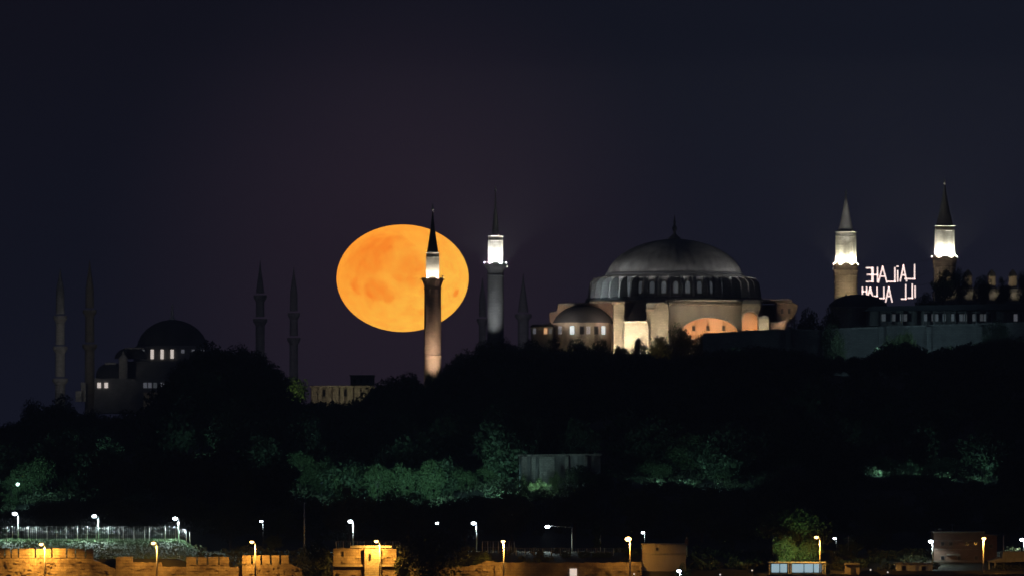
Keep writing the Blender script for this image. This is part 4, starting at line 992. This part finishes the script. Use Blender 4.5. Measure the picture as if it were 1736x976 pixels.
whl = [(25,870,1941,'leftmost white lamp above the grass bank',6,900),(160,874,1941,'second white lamp above the grass bank',7,900),(297,878,1941,'third white lamp at the right end of the grass bank',6,900),
 (443,883,1960,'small white lamp above the six-toothed battlement',3,120),(594,883,1950,'white lamp behind the square wall tower',5,700),(741,886,1965,'left lamp of the close white pair over the big dark tree',3,110),
 (803,886,1960,'right lamp of the close white pair over the big dark tree',5,300),(928,892,1950,'white lamp held far out on a long arm',42,700),(1090,902,1950,'white lamp just above the plain brown house',3,120),
 (1415,912,1950,'weak white lamp right of the kiosk street lamp',3,50),(1578,917,1922,'bright white lamp at the left wall of the brick house',3,260),(1733,914,1940,'white lamp cut by the right edge of the picture',3,400)]
for px, py, D, lb, am, pw in whl:
    big = pw > 200
    street_lamp(px, py, D, terr(X(px,D), D), lb, side=-1, arm=am, glow='glow_white', aim=-1.2 if D == 1941 else 0, power=pw*(7.5 if D == 1941 else 3.6), col=(.78,.98,.95), group='white lamps behind the sea wall', r=.12 if big else .07, bulb=.46 if big else .32, polemat='galvanised' if big else 'dark_metal')
sm = street_lamp(1151, 967, 1899, 1.0, 'low bluish white lamp in the green bush by the plain house', arm=2, glow='glow_white', power=260, col=(.7,.95,1), group='low lights by the roadside', bulb=.4, r=.06)
for px, py, lb in ((1075,972,'tiny pinkish roadside light left of the plain house'),(1221,973,'tiny roadside light right of the plain house'),(1275,966,'tiny roadside light left of the kiosk'),(1476,965,'faint roadside light right of the tan shed'),(1505,969,'faint roadside light left of the white hut')):
    a = P(px, py, 1899); o = thing('bollard_light', (a.x, 1899, 1.0), lb, 'bollard light', 'small roadside lights')
    MB().tube((a.x,1899,1.0), (a.x,1899,a.z-.12), .08, .07, 8).build('post', 'dark_metal', o); MB().ball(a, .16, 8, 6).build('bulb', 'glow_window', o)
    MB().tube((a.x,1899,a.z+.14), (a.x,1899,a.z+.2), .2, .12, 8).build('cap', 'dark_metal', o)

# ------------------------------------------------------------------ poles and fences
def pole(px, y0, D, label, r=.14, name='bare_pole'):
    a = P(px, y0, D); gz = terr(a.x, D); o = thing(name, (a.x, D, gz), label, 'pole')
    MB().tube((a.x,D,gz), a, r*1.2, r*.8, 8).build('pole_shaft', 'galvanised', o); MB().ball((a.x,D,a.z+.05), r*1.1, 8, 5).build('cap', 'galvanised', o)
    return o
pole(516, 852, 1945, 'tall thin bare pole standing alone left of the domed dark tree')
pole(1311, 906, 1930, 'short bare pole left of the green lit trees', .16)
pole(1701, 908, 1930, 'short bare pole right of the brick house', .12)
pole(1164, 911, 1930, 'thin pole at the right corner of the plain house', .12)
pole(1438, 908, 1935, 'thin dim pole right of the weak white lamp', .08)
ct = pole(1018, 905, 1950, 'dim pole right of the ivy covered trunk', .08)
def fence(px0, px1, step, D, h, label, posts=None, rails=2):
    x0, x1 = X(px0, D), X(px1, D); o = thing('wire_fence', ((x0+x1)/2, D, terr((x0+x1)/2, D)), label, 'fence')
    ps = posts or list(np.arange(px0, px1+.1, step)); pz = []
    for p in ps:
        x = X(p, D); z = terr(x, D); pz.append((x, z)); MB().tube((x,D,z-.2), (x,D,z+h), .10, .09, 6).build('post', 'galvanised', o)
    m_ = MB()
    for (xa, za), (xb, zb) in zip(pz[:-1], pz[1:]):
        for k in range(rails): t_ = (k+1)/rails; m_.tube((xa,D,za+h*t_-.05), (xb,D,zb+h*t_-.05), .022, .022, 4)
        nb = int((xb-xa)/.35)
        for j in range(1, nb):
            t_ = j/nb; m_.tube((xa+(xb-xa)*t_,D,za+(zb-za)*t_+.1), (xa+(xb-xa)*t_,D,za+(zb-za)*t_+h-.05), .02, .02, 3)
    m_.build('wire_mesh', 'galvanised', o); return o
fence(-20, 322, 0, 1939.5, 2.9, 'tall wire fence on top of the grass bank', posts=[-20,-4,12,21,48,62,80,96,112,131,148,163,184,202,209,227,245,253,280,298,316,322])
fence(570, 680, 12, 1940, 2.2, 'pale wire fence behind the square wall tower')
fence(818, 874, 9, 1940, 2.2, 'pale wire fence right of the big dark tree')
fence(860, 1040, 15, 1935, 1.4, 'low wire fence on the terrace below the white lamp on a long arm')
# clipped hedges on the terrace
def hedge(px0, px1, D, h, label):
    x0, x1 = X(px0, D), X(px1, D); mb = MB(); gz = terr((x0+x1)/2, D)
    for _ in range(int(900*(x1-x0)/6)):
        p = Vector((rng.uniform(x0,x1), D+rng.uniform(-.6,.6), gz+rng.uniform(0,h)*rng.uniform(.8,1.1))); a = Vector(rng.normal(size=3)).normalized()*.16; b_ = a.orthogonal().normalized()*.12
        mb.add([p-a,p-b_,p+a,p+b_], [(0,1,2,3)])
    tag(mb.build('hedge', 'leaf_green'), label, 'hedge', 'low hedges on the railway terrace')
hedge(953, 968, 1932, 1.1, 'small green lit hedge left of the bare part of the long arm lamp pole'); hedge(981, 1000, 1932, 1.1, 'green lit hedge right of the long arm lamp pole'); hedge(1004, 1036, 1932, .9, 'longer grey green hedge at the right of the terrace')
